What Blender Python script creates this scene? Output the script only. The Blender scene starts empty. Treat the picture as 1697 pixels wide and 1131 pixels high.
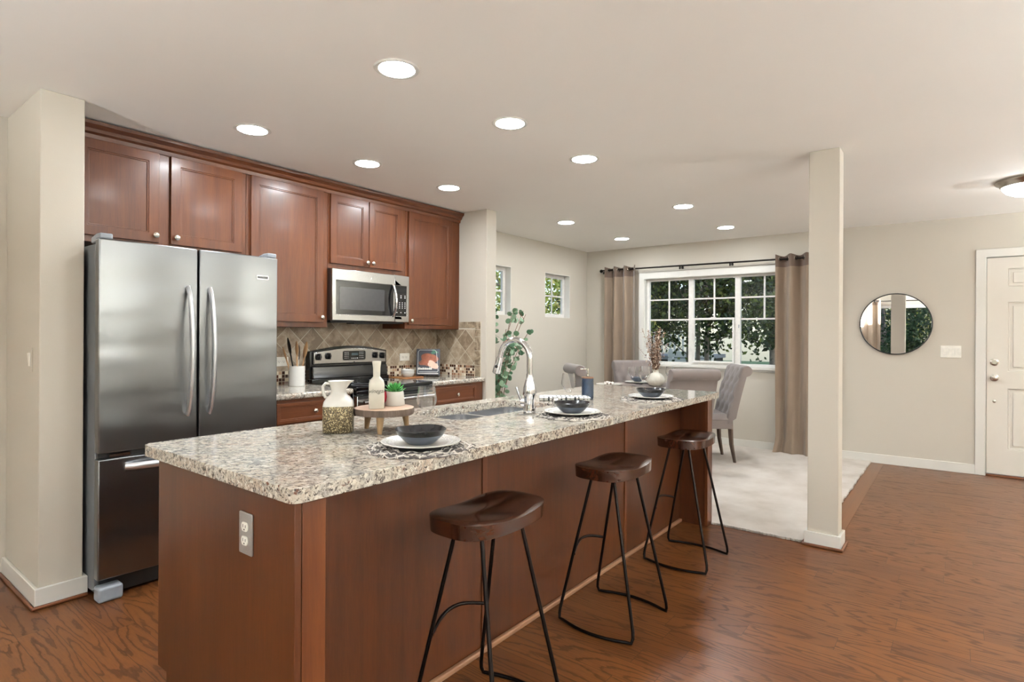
import bpy, bmesh, math, random
from mathutils import Vector, Matrix, noise
from mathutils.geometry import tessellate_polygon
C = bpy.context.scene
COL = C.collection
PI = math.pi
rnd = random.Random(7)

# ------------------------------------------------------------------ camera, sky, exposure
F, H, YAW, ROLL = 950.0, 1.30, math.atan(737/950.0), math.radians(0.3)
fw = Vector((math.cos(YAW), math.sin(YAW), 0)); rt = Vector((math.sin(YAW), -math.cos(YAW), 0)); up = Vector((0, 0, 1))
R2 = rt*math.cos(ROLL) + up*math.sin(ROLL); U2 = up*math.cos(ROLL) - rt*math.sin(ROLL)
cd = bpy.data.cameras.new('camera'); cam = bpy.data.objects.new('camera', cd); COL.objects.link(cam)
cd.sensor_width = 36; cd.sensor_fit = 'HORIZONTAL'; cd.lens = F/1697*36; cd.shift_y = -9.5/1697; cd.clip_start = 0.05
Mc = Matrix((R2, U2, -fw)).transposed().to_4x4(); Mc.translation = (0, 0, H)
cam.matrix_world = Mc
C.camera = cam

w = bpy.data.worlds.new('world'); C.world = w; w.use_nodes = True
nt = w.node_tree; nt.nodes.clear()
sky = nt.nodes.new('ShaderNodeTexSky'); sky.sky_type = 'NISHITA'; sky.sun_disc = False
sky.sun_elevation = math.radians(48); sky.sun_rotation = math.radians(200); sky.air_density = 1.0; sky.dust_density = 1.2
bgn = nt.nodes.new('ShaderNodeBackground'); bgn.inputs['Strength'].default_value = 0.27
on = nt.nodes.new('ShaderNodeOutputWorld')
nt.links.new(sky.outputs[0], bgn.inputs[0]); nt.links.new(bgn.outputs[0], on.inputs[0])
CAN_POWER = 165.0     # emission of the recessed lamp diffusers
DOME_POWER = 16.0
vs = C.view_settings
vs.view_transform = 'Standard'; vs.look = 'None'; vs.gamma = 1.0; vs.use_curve_mapping = False; vs.exposure = 0.58

# ------------------------------------------------------------------ materials
def srgb(r, g, b):
    f = lambda c: (c/255/12.92) if c/255 <= .04045 else ((c/255+.055)/1.055)**2.4
    return (f(r), f(g), f(b), 1)
class NT:
    def __init__(s, name):
        s.m = bpy.data.materials.new(name); s.m.use_nodes = True; s.t = s.m.node_tree
        s.b = s.t.nodes['Principled BSDF']; s.tc = None
    def n(s, typ, **kw):
        o = s.t.nodes.new(typ)
        for k, v in kw.items(): setattr(o, k, v)
        return o
    def l(s, a, b): s.t.links.new(a, b)
    def co(s, scale=(1, 1, 1), rot=(0, 0, 0), loc=(0, 0, 0)):
        if not s.tc: s.tc = s.n('ShaderNodeTexCoord')
        mp = s.n('ShaderNodeMapping'); mp.inputs['Scale'].default_value = scale
        mp.inputs['Rotation'].default_value = rot; mp.inputs['Location'].default_value = loc
        s.l(s.tc.outputs['Object'], mp.inputs['Vector']); return mp.outputs[0]
    def noise(s, vec, scale, detail=3, rough=.55, dist=0):
        o = s.n('ShaderNodeTexNoise'); o.inputs['Scale'].default_value = scale; o.inputs['Detail'].default_value = detail
        o.inputs['Roughness'].default_value = rough; o.inputs['Distortion'].default_value = dist
        if vec is not None: s.l(vec, o.inputs['Vector'])
        return o.outputs['Fac']
    def ramp(s, fac, stops, interp='LINEAR'):
        o = s.n('ShaderNodeValToRGB'); cr = o.color_ramp; cr.interpolation = interp
        while len(cr.elements) < len(stops): cr.elements.new(.5)
        for e, (p, c) in zip(cr.elements, stops):
            e.position = p; e.color = c if len(c) == 4 else (*c, 1)
        s.l(fac, o.inputs[0]); return o.outputs[0]
    def math(s, op, a, b=None, c=None):
        o = s.n('ShaderNodeMath', operation=op)
        for i, v in enumerate((a, b, c)):
            if v is None: continue
            if isinstance(v, (int, float)): o.inputs[i].default_value = v
            else: s.l(v, o.inputs[i])
        return o.outputs[0]
    def mix(s, fac, a, b, mode='MIX'):
        o = s.n('ShaderNodeMix', data_type='RGBA', blend_type=mode)
        for i, v in ((0, fac), (6, a), (7, b)):
            if isinstance(v, (int, float)): o.inputs[i].default_value = v
            elif isinstance(v, tuple): o.inputs[i].default_value = v if len(v) == 4 else (*v, 1)
            else: s.l(v, o.inputs[i])
        return o.outputs[2]
    def bump(s, h, strength=.2, dist=.01):
        o = s.n('ShaderNodeBump'); o.inputs['Strength'].default_value = strength; o.inputs['Distance'].default_value = dist
        s.l(h, o.inputs['Height']); s.l(o.outputs[0], s.b.inputs['Normal'])
    def set(s, base=None, rough=None, metal=None, **kw):
        for k, v in (('Base Color', base), ('Roughness', rough), ('Metallic', metal), *[(a.replace('_', ' '), b) for a, b in kw.items()]):
            if v is None: continue
            if isinstance(v, (int, float)): s.b.inputs[k].default_value = v
            elif isinstance(v, tuple): s.b.inputs[k].default_value = v if len(v) == 4 else (*v, 1)
            else: s.l(v, s.b.inputs[k])
        return s.m

def plain(name, col, rough=.5, metal=0, var=.06, scale=30, **kw):
    n = NT(name); c = srgb(*col)
    f = n.noise(n.co(), scale, 3)
    d = tuple(x*(1-var) for x in c[:3]); h = tuple(min(1, x*(1+var)) for x in c[:3])
    return n.set(n.ramp(f, [(.3, d), (.7, h)]), rough, metal, **kw)

def paint(name, col, rough=.6, bumps=.12):
    n = NT(name); v = n.co(); c = srgb(*col)
    f = n.noise(v, 1.2, 2)
    n.bump(n.noise(v, 260, 2, .6), bumps, .002)
    return n.set(n.ramp(f, [(.3, tuple(x*.975 for x in c[:3])), (.7, c)]), rough)

def wood(name, dark, mid, light, rough=.3, axis='z', scale=1.0, coat=.0, streak=1.0):
    n = NT(name)
    sc = {'z': (14, 14, .9), 'x': (.9, 14, 14), 'y': (14, .9, 14)}[axis]
    sc = tuple(q*scale for q in sc)
    v = n.co(sc)
    a = n.noise(v, 1.0, 5, .6, .6)
    fine = n.noise(n.co(tuple(q*9 for q in sc)), 1.0, 4, .7)
    big = n.noise(n.co((1.3, 1.3, .5)), 2.0, 2)
    f = n.math('ADD', n.math('MULTIPLY', a, .55*streak), n.math('MULTIPLY', fine, .30))
    f = n.math('ADD', f, n.math('MULTIPLY', big, .35))
    col = n.ramp(f, [(.38, srgb(*dark)), (.58, srgb(*mid)), (.8, srgb(*light))])
    n.bump(fine, .06, .002)
    return n.set(col, rough, 0, Coat_Weight=coat, Coat_Roughness=.15, Specular_IOR_Level=.38)

def metal(name, col, rough, brushed=None, wav=0.0):
    n = NT(name); c = srgb(*col)
    if brushed:
        f = n.noise(n.co(brushed), 1.0, 2, .5)
        r = n.math('ADD', n.math('MULTIPLY', f, .03), rough-.015)
        base = n.ramp(f, [(.3, tuple(x*.99 for x in c[:3])), (.7, c)])
    else: r, base = rough, c
    if wav:
        n.bump(n.noise(n.co((.8, .8, 2.6)), 1.6, 1, .4), wav, .05)
    return n.set(base, r, 1.0)

def thin_glass(name, tint=(1, 1, 1), refl=.08, edge=.35):
    n = NT(name); t = n.t; t.nodes.remove(n.b)
    tr = n.n('ShaderNodeBsdfTransparent'); tr.inputs[0].default_value = (*tint, 1)
    gl = n.n('ShaderNodeBsdfGlossy'); gl.inputs['Roughness'].default_value = .02
    lw = n.n('ShaderNodeLayerWeight'); lw.inputs[0].default_value = .5
    f = n.math('ADD', n.math('MULTIPLY', n.math('POWER', lw.outputs['Facing'], 2.5), edge), refl)
    mx = n.n('ShaderNodeMixShader'); n.l(f, mx.inputs[0]); n.l(tr.outputs[0], mx.inputs[1]); n.l(gl.outputs[0], mx.inputs[2])
    out = [x for x in t.nodes if x.type == 'OUTPUT_MATERIAL'][0]; n.l(mx.outputs[0], out.inputs[0])
    return n.m

def emit(name, col, s):
    n = NT(name); n.set((.8, .8, .8), .5); n.b.inputs['Emission Color'].default_value = (*col, 1); n.b.inputs['Emission Strength'].default_value = s
    return n.m

def granite():
    n = NT('granite'); v = n.co()
    def streak(ang, sc, loc=(0, 0, 0)):
        m1 = n.n('ShaderNodeMapping'); m1.inputs['Rotation'].default_value = (0, 0, ang); m1.inputs['Location'].default_value = loc; n.l(v, m1.inputs[0])
        m2 = n.n('ShaderNodeMapping'); m2.inputs['Scale'].default_value = sc; n.l(m1.outputs[0], m2.inputs[0]); return m2.outputs[0]
    w1 = n.noise(v, 7, 4, .65)
    base = n.ramp(w1, [(.34, srgb(174, 156, 140)), (.5, srgb(186, 177, 162)), (.66, srgb(156, 154, 150))])
    g1 = n.noise(streak(.85, (1, 1.8, 1.5)), 36, 5, .68, .7)
    base = n.mix(n.ramp(g1, [(.50, (0, 0, 0)), (.58, (.85, .85, .85))]), base, srgb(128, 122, 116))
    g0 = n.noise(streak(.6, (1, 1.5, 1.5), (5, 2, 1)), 42, 4, .65, .4)
    base = n.mix(n.ramp(g0, [(.53, (0, 0, 0)), (.60, (.9, .9, .9))]), base, srgb(208, 201, 188))
    g2 = n.noise(streak(.9, (1, 2.3, 1.6), (3, 1, 0)), 54, 4, .7, .9)
    base = n.mix(n.ramp(g2, [(.545, (0, 0, 0)), (.59, (1, 1, 1))]), base, srgb(62, 54, 50))
    g3 = n.noise(streak(.5, (1, 1.6, 1.5), (7, 4, 2)), 36, 4, .65, .5)
    base = n.mix(n.ramp(g3, [(.62, (0, 0, 0)), (.66, (1, 1, 1))]), base, srgb(100, 66, 52))
    return n.set(base, .09, 0, Specular_IOR_Level=.55)

def plank_floor():
    n = NT('oak_planks')
    tc = n.n('ShaderNodeTexCoord'); sp = n.n('ShaderNodeSeparateXYZ'); n.l(tc.outputs['Object'], sp.inputs[0])
    X, Y = sp.outputs[0], sp.outputs[1]
    u = n.math('DIVIDE', n.math('ADD', X, -.03), .1215)
    row = n.math('FLOOR', u); fu = n.math('FRACT', u)
    wn = n.n('ShaderNodeTexWhiteNoise', noise_dimensions='1D'); n.l(row, wn.inputs['W'])
    v = n.math('ADD', n.math('DIVIDE', Y, 1.05), n.math('MULTIPLY', wn.outputs['Value'], 7.3))
    idx = n.math('FLOOR', v); fv = n.math('FRACT', v)
    wn2 = n.n('ShaderNodeTexWhiteNoise', noise_dimensions='2D')
    cb = n.n('ShaderNodeCombineXYZ'); n.l(row, cb.inputs[0]); n.l(idx, cb.inputs[1]); n.l(cb.outputs[0], wn2.inputs['Vector'])
    pid = wn2.outputs['Value']
    # per-plank grain field
    gx = n.math('MULTIPLY', X, 8.0); gy = n.math('MULTIPLY', Y, 1.0)
    gz = n.math('MULTIPLY', pid, 60.0)
    g = n.n('ShaderNodeCombineXYZ'); n.l(gx, g.inputs[0]); n.l(gy, g.inputs[1]); n.l(gz, g.inputs[2])
    gw = n.n('ShaderNodeCombineXYZ'); n.l(n.math('MULTIPLY', X, 60.0), gw.inputs[0]); n.l(n.math('MULTIPLY', Y, 14.0), gw.inputs[1]); n.l(gz, gw.inputs[2]); g2n = gw.outputs[0]
    f = n.noise(g.outputs[0], 1.0, 1.2, .4, .12)
    wob = n.noise(g2n, 1.0, 2, .6)
    rings = n.math('FRACT', n.math('ADD', n.math('MULTIPLY', f, 14.0), n.math('MULTIPLY', wob, .7)))
    line = n.ramp(rings, [(0.0, (1, 1, 1)), (.14, (.85, .85, .85)), (.24, (.12, .12, .12)), (.5, (0, 0, 0)), (.92, (.12, .12, .12)), (1.0, (1, 1, 1))])
    g2 = n.n('ShaderNodeCombineXYZ'); n.l(n.math('MULTIPLY', X, 170.0), g2.inputs[0]); n.l(n.math('MULTIPLY', Y, 9.0), g2.inputs[1]); n.l(gz, g2.inputs[2])
    pore = n.noise(g2.outputs[0], 1.0, 3, .7)
    tone = n.ramp(pid, [(0, srgb(92, 54, 26)), (.35, srgb(103, 62, 31)), (.7, srgb(111, 68, 34)), (1, srgb(96, 57, 28))])
    dark = n.mix(.72, tone, srgb(40, 20, 10))
    c = n.mix(n.math('MULTIPLY', line, 1.0), tone, dark)
    c = n.mix(n.ramp(pore, [(.45, (0, 0, 0)), (.66, (.6, .6, .6))]), c, srgb(86, 50, 30))
    # seams
    du = n.math('MINIMUM', fu, n.math('SUBTRACT', 1.0, fu)); dv = n.math('MULTIPLY', n.math('MINIMUM', fv, n.math('SUBTRACT', 1.0, fv)), 8.6)
    seam = n.math('LESS_THAN', n.math('MINIMUM', du, dv), .011)
    c = n.mix(n.math('MULTIPLY', seam, .7), c, srgb(48, 28, 18))
    n.bump(n.math('ADD', n.math('MULTIPLY', line, -.4), n.math('MULTIPLY', seam, -1.0)), .12, .003)
    r = n.math('ADD', .30, n.math('MULTIPLY', line, .08))
    return n.set(c, r, 0, Specular_IOR_Level=.32)

def backsplash_mat(name, ax):
    """travertine tiles set on the diamond above a mosaic strip; ax 0: runs along x, 1: along y"""
    n = NT(name); tc = n.n('ShaderNodeTexCoord'); sp = n.n('ShaderNodeSeparateXYZ'); n.l(tc.outputs['Object'], sp.inputs[0])
    A, Z = sp.outputs[ax], sp.outputs[2]
    k = 1/(.150*math.sqrt(2)); org = 3.36 if ax == 0 else 3.755
    A0 = n.math('ADD', A, -org); Z0 = n.math('ADD', Z, -(.914+.105+.02))
    p = n.math('MULTIPLY', n.math('ADD', A0, Z0), k); q = n.math('MULTIPLY', n.math('SUBTRACT', A0, Z0), k)
    ip, iq = n.math('FLOOR', p), n.math('FLOOR', q)
    fp, fq = n.math('FRACT', p), n.math('FRACT', q)
    d = n.math('MINIMUM', n.math('MINIMUM', fp, n.math('SUBTRACT', 1.0, fp)), n.math('MINIMUM', fq, n.math('SUBTRACT', 1.0, fq)))
    cb = n.n('ShaderNodeCombineXYZ'); n.l(ip, cb.inputs[0]); n.l(iq, cb.inputs[1]); wn = n.n('ShaderNodeTexWhiteNoise', noise_dimensions='2D'); n.l(cb.outputs[0], wn.inputs['Vector'])
    va = n.co((1, 1, 1))
    st = n.noise(va, 13, 6, .7, .6)
    t = n.ramp(n.math('ADD', n.math('MULTIPLY', st, .75), n.math('MULTIPLY', wn.outputs['Value'], .22)), [(.36, srgb(124, 106, 86)), (.52, srgb(164, 146, 124)), (.68, srgb(194, 180, 160))])
    grout = n.math('LESS_THAN', d, .017)
    t = n.mix(grout, t, srgb(190, 180, 162))
    # mosaic
    m = .0262
    a1 = n.math('DIVIDE', A, m); z1 = n.math('DIVIDE', n.math('ADD', Z, -.914), m)
    cb2 = n.n('ShaderNodeCombineXYZ'); n.l(n.math('FLOOR', a1), cb2.inputs[0]); n.l(n.math('FLOOR', z1), cb2.inputs[1])
    w2 = n.n('ShaderNodeTexWhiteNoise', noise_dimensions='2D'); n.l(cb2.outputs[0], w2.inputs['Vector'])
    mc = n.ramp(w2.outputs['Value'], [(0, srgb(62, 34, 22)), (.26, srgb(226, 214, 194)), (.46, srgb(150, 108, 84)), (.60, srgb(206, 190, 164)), (.74, srgb(88, 54, 38)), (.86, srgb(190, 160, 132))], 'CONSTANT')
    fa, fz = n.math('FRACT', a1), n.math('FRACT', z1)
    d2 = n.math('MINIMUM', n.math('MINIMUM', fa, n.math('SUBTRACT', 1.0, fa)), n.math('MINIMUM', fz, n.math('SUBTRACT', 1.0, fz)))
    g2 = n.math('LESS_THAN', d2, .06)
    mc = n.mix(g2, mc, srgb(206, 194, 174))
    low = n.math('LESS_THAN', Z, .914+.105)
    rough = n.math('SUBTRACT', .42, n.math('MULTIPLY', low, .25))
    n.bump(n.math('MAXIMUM', n.math('MULTIPLY', grout, -1.0), -1.0), .1, .002)
    return n.set(n.mix(low, t, mc), rough)

def leafmat(name, c1, c2, c3, scale=3.0):
    n = NT(name)
    oi = n.n('ShaderNodeNewGeometry')
    c = n.ramp(oi.outputs['Random Per Island'], [(0, srgb(*c1)), (.5, srgb(*c2)), (1, srgb(*c3))])
    return n.set(c, .5, 0, Specular_IOR_Level=.3)

M = {}
M['wall'] = paint('wall_paint', (191, 183, 170)); M['ceil'] = paint('ceiling_paint', (240, 236, 230), .8, .05)
M['white'] = paint('trim_white', (212, 208, 200), .4, .02); M['door'] = paint('door_paint', (212, 205, 194), .42, .02)
M['winframe'] = plain('vinyl_white', (214, 210, 204), .4)
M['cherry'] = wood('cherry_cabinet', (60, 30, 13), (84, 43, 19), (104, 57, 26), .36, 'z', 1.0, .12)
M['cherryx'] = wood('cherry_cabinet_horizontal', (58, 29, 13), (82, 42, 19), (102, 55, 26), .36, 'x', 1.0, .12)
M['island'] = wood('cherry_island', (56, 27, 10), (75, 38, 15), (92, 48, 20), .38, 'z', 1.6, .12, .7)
M['kick'] = plain('dark_toe_kick', (46, 28, 20), .6)
M['granite'] = granite(); M['floor'] = plank_floor()
M['shoe'] = wood('shoe_moulding', (72, 40, 24), (92, 54, 33), (112, 68, 42), .4, 'x', 1)
M['wornshoe'] = wood('worn_shoe_moulding', (104, 70, 48), (138, 100, 74), (160, 122, 94), .5, 'x', 1)
M['border'] = wood('floor_border_board', (70, 40, 21), (94, 57, 31), (110, 68, 37), .3, 'x', .7, 0, 1.4)
M['steel'] = metal('stainless_steel', (130, 131, 132), .28, None, .30)
M['steelh'] = metal('stainless_trim', (166, 165, 163), .22, (260, 260, 3))
M['sinksteel'] = metal('sink_steel', (196, 198, 202), .24, (60, 60, 60))
M['handle'] = metal('satin_handle', (226, 227, 230), .38); M['outletsteel'] = plain('outlet_steel', (168, 166, 162), .35, .55)
M['chrome'] = metal('chrome', (225, 225, 228), .05); M['nickel'] = metal('brushed_nickel', (196, 190, 180), .25)
M['fridgeside'] = plain('fridge_side_grey', (92, 94, 97), .5)
M['greyplastic'] = plain('grey_plastic', (140, 145, 152), .45)
M['black'] = plain('black_enamel', (16, 16, 17), .12); M['blackglass'] = plain('black_glass', (10, 10, 11), .04)
M['blackmat'] = plain('black_matte', (24, 23, 22), .5); M['iron'] = metal('black_iron', (40, 36, 34), .42)
M['mwglass'] = plain('microwave_window', (52, 52, 54), .08)
M['print'] = plain('white_print', (214, 214, 210), .5); M['display'] = plain('display_grey', (60, 74, 78), .2)
M['seatwood'] = wood('stool_seat_wood', (8, 4, 3), (18, 9, 6), (58, 30, 17), .16, 'x', .8, .4, 1.5)
M['bark'] = wood('bark', (44, 34, 28), (82, 68, 58), (112, 98, 88), .8, 'z', 3)
M['slice'] = wood('wood_slice_top', (136, 104, 84), (166, 136, 114), (186, 160, 138), .6, 'x', .8)
M['leg_wood'] = wood('stand_leg_wood', (78, 58, 38), (118, 92, 62), (146, 118, 84), .6, 'z', 2)
M['chairleg'] = wood('chair_leg_wood', (58, 46, 38), (82, 66, 56), (100, 84, 72), .45, 'z', 1.5)
M['utwood'] = wood('utensil_wood', (150, 108, 72), (190, 148, 106), (208, 170, 130), .6, 'z', 2)
M['board'] = wood('cutting_board_wood', (96, 58, 32), (140, 92, 54), (170, 120, 76), .5, 'x', 2)
M['table'] = wood('table_top_wood', (84, 72, 66), (116, 104, 98), (136, 124, 118), .4, 'x', 1)
M['ceramic'] = plain('white_ceramic', (206, 203, 196), .18, var=.02); M['ceramic2'] = plain('cream_ceramic', (200, 194, 180), .25, var=.04)
M['slate'] = plain('slate_glaze', (80, 87, 100), .3, var=.18, scale=12); M['slate_in'] = plain('dark_glaze', (34, 33, 35), .22, var=.15)
M['plate'] = plain('plate_glaze', (208, 204, 194), .25, var=.05, scale=60)
n = NT('plate_ring'); v = n.noise(n.co(), 220, 2); M['platering'] = n.set(n.ramp(v, [(.4, srgb(112, 108, 104)), (.55, srgb(206, 202, 192))]), .3)
M['jute1'] = plain('pale_fibre', (200, 193, 184), .85, var=.2); M['jute2'] = plain('dark_fibre', (98, 92, 90), .85, var=.2)
n = NT('gold_glitter'); vo = n.n('ShaderNodeTexVoronoi'); vo.inputs['Scale'].default_value = 330; n.l(n.co(), vo.inputs['Vector'])
sx = n.n('ShaderNodeSeparateColor'); n.l(vo.outputs['Color'], sx.inputs[0])
n.bump(sx.outputs[0], .8, .003)
M['glitter'] = n.set(n.ramp(sx.outputs[1], [(.0, srgb(46, 40, 28)), (.5, srgb(92, 80, 58)), (.78, srgb(134, 118, 86)), (.95, srgb(220, 206, 166))]), .45, .35)
M['succulent'] = plain('succulent_green', (64, 142, 66), .4, var=.3, scale=40)
M['apple'] = plain('apple_red', (150, 22, 42), .2, var=.25, scale=12)
M['navy'] = plain('navy_glaze', (36, 52, 72), .35, var=.25, scale=50); M['cork'] = plain('cork', (112, 80, 58), .7)
n = NT('towel_print'); wv = n.n('ShaderNodeTexVoronoi'); wv.voronoi_dimensions = '2D'; wv.inputs['Scale'].default_value = 30; wv.inputs['Randomness'].default_value = .25
n.l(n.co((1.3, .6, 1)), wv.inputs['Vector']); M['towel'] = n.set(n.ramp(wv.outputs['Distance'], [(.24, srgb(40, 42, 46)), (.28, srgb(216, 214, 208))]), .9)
n = NT('leopard_print'); wv = n.n('ShaderNodeTexVoronoi'); wv.voronoi_dimensions = '2D'; wv.inputs['Scale'].default_value = 38; n.l(n.co(), wv.inputs['Vector'])
M['leopard'] = n.set(n.ramp(wv.outputs['Distance'], [(.22, srgb(40, 34, 30)), (.34, srgb(150, 120, 96)), (.5, srgb(232, 226, 216))]), .9)
def fabric(name, col, sc=500):
    n = NT(name); c = srgb(*col); f = n.noise(n.co(), sc, 2, .6); b = n.noise(n.co(), 6, 3)
    n.bump(f, .25, .002)
    return n.set(n.ramp(n.math('ADD', n.math('MULTIPLY', f, .6), n.math('MULTIPLY', b, .4)), [(.3, tuple(x*.82 for x in c[:3])), (.7, c)]), .95, 0, Sheen_Weight=.25)
M['chairfab'] = fabric('grey_linen', (122, 111, 106)); M['curtain'] = fabric('taupe_linen', (134, 115, 97)); M['curtainhead'] = fabric('taupe_linen_header', (96, 78, 66))
n = NT('carpet'); f = n.noise(n.co(), 420, 3, .7); g = n.noise(n.co(), 3, 4, .6); n.bump(f, .9, .008)
M['carpet'] = n.set(n.ramp(n.math('ADD', n.math('MULTIPLY', f, .45), n.math('MULTIPLY', g, .55)), [(.36, srgb(192, 180, 168)), (.5, srgb(214, 204, 194)), (.64, srgb(226, 218, 210))]), .98)
M['glass'] = thin_glass('window_glass', (.97, .98, .97), .03, .14); M['wineglass'] = thin_glass('drinking_glass', (.99, .99, .99), .035, .95)
M['mirror'] = metal('mirror_glass', (235, 235, 235), .01)
M['outlet'] = plain('outlet_white', (232, 228, 218), .35); M['slot'] = plain('slot_dark', (40, 36, 32), .6)
M['lamp'] = emit('lamp_diffuser', (.91, .965, 1.0), CAN_POWER); M['dome'] = emit('dome_glass', (.93, .97, 1.0), DOME_POWER)
M['eucal'] = leafmat('eucalyptus_leaf', (66, 100, 74), (104, 136, 106), (146, 170, 142)); M['stem'] = plain('stem_brown', (120, 84, 62), .7)
M['maple'] = leafmat('maple_leaf', (24, 38, 17), (48, 70, 30), (104, 118, 52)); M['maplelight'] = leafmat('yellow_green_leaf', (120, 150, 50), (186, 196, 86), (226, 206, 130))  # maplelight: pale yellow-green foliage
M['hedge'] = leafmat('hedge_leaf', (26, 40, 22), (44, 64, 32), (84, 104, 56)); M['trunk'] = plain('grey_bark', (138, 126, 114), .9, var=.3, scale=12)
M['dried'] = leafmat('dried_flower', (96, 62, 46), (170, 140, 118), (222, 208, 190)); M['darkgreen'] = leafmat('dark_leaf', (30, 58, 34), (52, 84, 46), (84, 112, 70))
M['grass'] = plain('lawn', (86, 108, 58), .95, var=.3, scale=6); M['siding'] = plain('white_siding', (222, 222, 218), .6); M['greypaint'] = plain('grey_deck_paint', (126, 132, 134), .7)
M['concrete'] = plain('concrete', (168, 164, 156), .9)
M['bookdark'] = plain('book_cover_navy', (34, 36, 48), .35); M['meat'] = plain('roast_brown', (142, 74, 44), .5, var=.35, scale=35); M['pink'] = plain('pale_slice', (222, 180, 160), .5, var=.12); M['herb'] = plain('herb_green', (52, 104, 82), .5); M['paper'] = plain('paper', (228, 224, 214), .8)
M['foot'] = plain('black_rubber', (30, 30, 30), .8)

# ------------------------------------------------------------------ geometry helpers
I4 = Matrix.Identity(4)
def T(x, y, z, rz=0, rx=0, ry=0):
    return Matrix.Translation((x, y, z)) @ Matrix.Rotation(rz, 4, 'Z') @ Matrix.Rotation(ry, 4, 'Y') @ Matrix.Rotation(rx, 4, 'X')
MW = {}
class G:
    def __init__(s, m=I4): s.bm = bmesh.new(); s.m = m; s.i = 0
    def v(s, p): return s.bm.verts.new(s.m @ Vector(p))
    def f(s, vs_):
        try: q = s.bm.faces.new(vs_)
        except ValueError: return None
        q.material_index = s.i; q.smooth = True; return q
    def box(s, x0, x1, y0, y1, z0, z1):
        v = [s.v((x, y, z)) for z in (z0, z1) for y in (y0, y1) for x in (x0, x1)]
        for q in ((0, 2, 3, 1), (4, 5, 7, 6), (0, 1, 5, 4), (2, 6, 7, 3), (0, 4, 6, 2), (1, 3, 7, 5)): s.f([v[k] for k in q])
        return s
    def prism(s, outer, w0, w1, holes=(), ax='z'):
        """2D polygon (with holes) extruded from w0 to w1. ax z: (u,v,w)=(x,y,z); x: (y,z,x); y: (x,z,y)"""
        mp = {'z': lambda a, b, w: (a, b, w), 'x': lambda a, b, w: (w, a, b), 'y': lambda a, b, w: (a, w, b)}[ax]
        loops = [list(outer)] + [list(h) for h in holes]
        tri = tessellate_polygon([[Vector((a, b, 0)) for a, b in L] for L in loops])
        flat = [p for L in loops for p in L]
        A = [s.v(mp(a, b, w0)) for a, b in flat]; B = [s.v(mp(a, b, w1)) for a, b in flat]
        if not holes:
            s.f(A[::-1]); s.f(B)
        else:
            for t in tri: s.f([A[k] for k in t]); s.f([B[k] for k in t])
        o = 0
        for L in loops:
            m = len(L)
            for k in range(m):
                k2 = (k+1) % m; s.f([A[o+k], A[o+k2], B[o+k2], B[o+k]])
            o += m
        return s
    def lathe(s, prof, n=32, m=I4, cap=True):
        rings = []
        for r, z in prof:
            if r < 1e-5: rings.append([s.v(m @ Vector((0, 0, z)))])
            else: rings.append([s.v(m @ Vector((r*math.cos(2*PI*k/n), r*math.sin(2*PI*k/n), z))) for k in range(n)])
        for a, b in zip(rings, rings[1:]):
            for k in range(n):
                k2 = (k+1) % n
                if len(a) == 1 and len(b) == 1: continue
                if len(a) == 1: s.f([a[0], b[k], b[k2]])
                elif len(b) == 1: s.f([a[k], b[0], a[k2]])
                else: s.f([a[k], b[k], b[k2], a[k2]])
        if cap:
            if len(rings[0]) > 1: s.f(rings[0][::-1])
            if len(rings[-1]) > 1: s.f(rings[-1])
        return s
    def tube(s, pts, r, n=8, closed=False, flat=None):
        pts = [Vector(p) for p in pts]; N = len(pts)
        rs = r if isinstance(r, (list, tuple)) else [r]*N
        rings = []; prev = None
        for k, p in enumerate(pts):
            if closed: d = pts[(k+1) % N]-pts[k-1]
            else: d = pts[min(k+1, N-1)]-pts[max(k-1, 0)]
            d.normalize()
            if prev is None:
                a = Vector((0, 0, 1)) if abs(d.z) < .9 else Vector((1, 0, 0))
                u = d.cross(a).normalized()
            else: u = (prev-d*prev.dot(d)).normalized()
            prev = u; w_ = d.cross(u)
            fl = flat or (1, 1)
            rings.append([s.v(p+(u*math.cos(2*PI*j/n)*fl[0]+w_*math.sin(2*PI*j/n)*fl[1])*rs[k]) for j in range(n)])
        rr = list(zip(rings, rings[1:])) + ([(rings[-1], rings[0])] if closed else [])
        for a, b in rr:
            for j in range(n): s.f([a[j], a[(j+1) % n], b[(j+1) % n], b[j]])
        if not closed: s.f(rings[0][::-1]); s.f(rings[-1])
        return s
    def cyl(s, p0, p1, r, n=16, r1=None): return s.tube([p0, p1], [r, r1 if r1 is not None else r], n)
    def build(s, name, mats, parent=None, bevel=0, seg=2, smooth=40, world=True):
        mats = mats if isinstance(mats, (list, tuple)) else [mats]
        bmesh.ops.recalc_face_normals(s.bm, faces=s.bm.faces)
        if parent is not None and world: s.bm.transform(MW[parent.name].inverted())
        me = bpy.data.meshes.new(name); s.bm.to_mesh(me); s.bm.free()
        for k in mats: me.materials.append(M[k])
        me.set_sharp_from_angle(angle=math.radians(smooth))
        o = bpy.data.objects.new(name, me); COL.objects.link(o)
        if parent is not None: o.parent = parent; MW[o.name] = MW[parent.name]
        else: MW[o.name] = I4
        if bevel:
            b = o.modifiers.new('bevel', 'BEVEL'); b.width = bevel; b.segments = seg; b.limit_method = 'ANGLE'; b.angle_limit = math.radians(40)
        return o
def thing(name, label, cat, loc=(0, 0, 0), rz=0, group=None):
    o = bpy.data.objects.new(name, None); COL.objects.link(o); o.location = loc; o.rotation_euler = (0, 0, rz)
    o.empty_display_size = .1
    MW[o.name] = T(*loc, rz); o['label'] = label; o['category'] = cat
    if group: o['group'] = group
    return o
def tag(o, label, cat, group=None):
    o['label'] = label; o['category'] = cat
    if group: o['group'] = group
    return o
def struct(o): o['kind'] = 'structure'; return o
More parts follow.
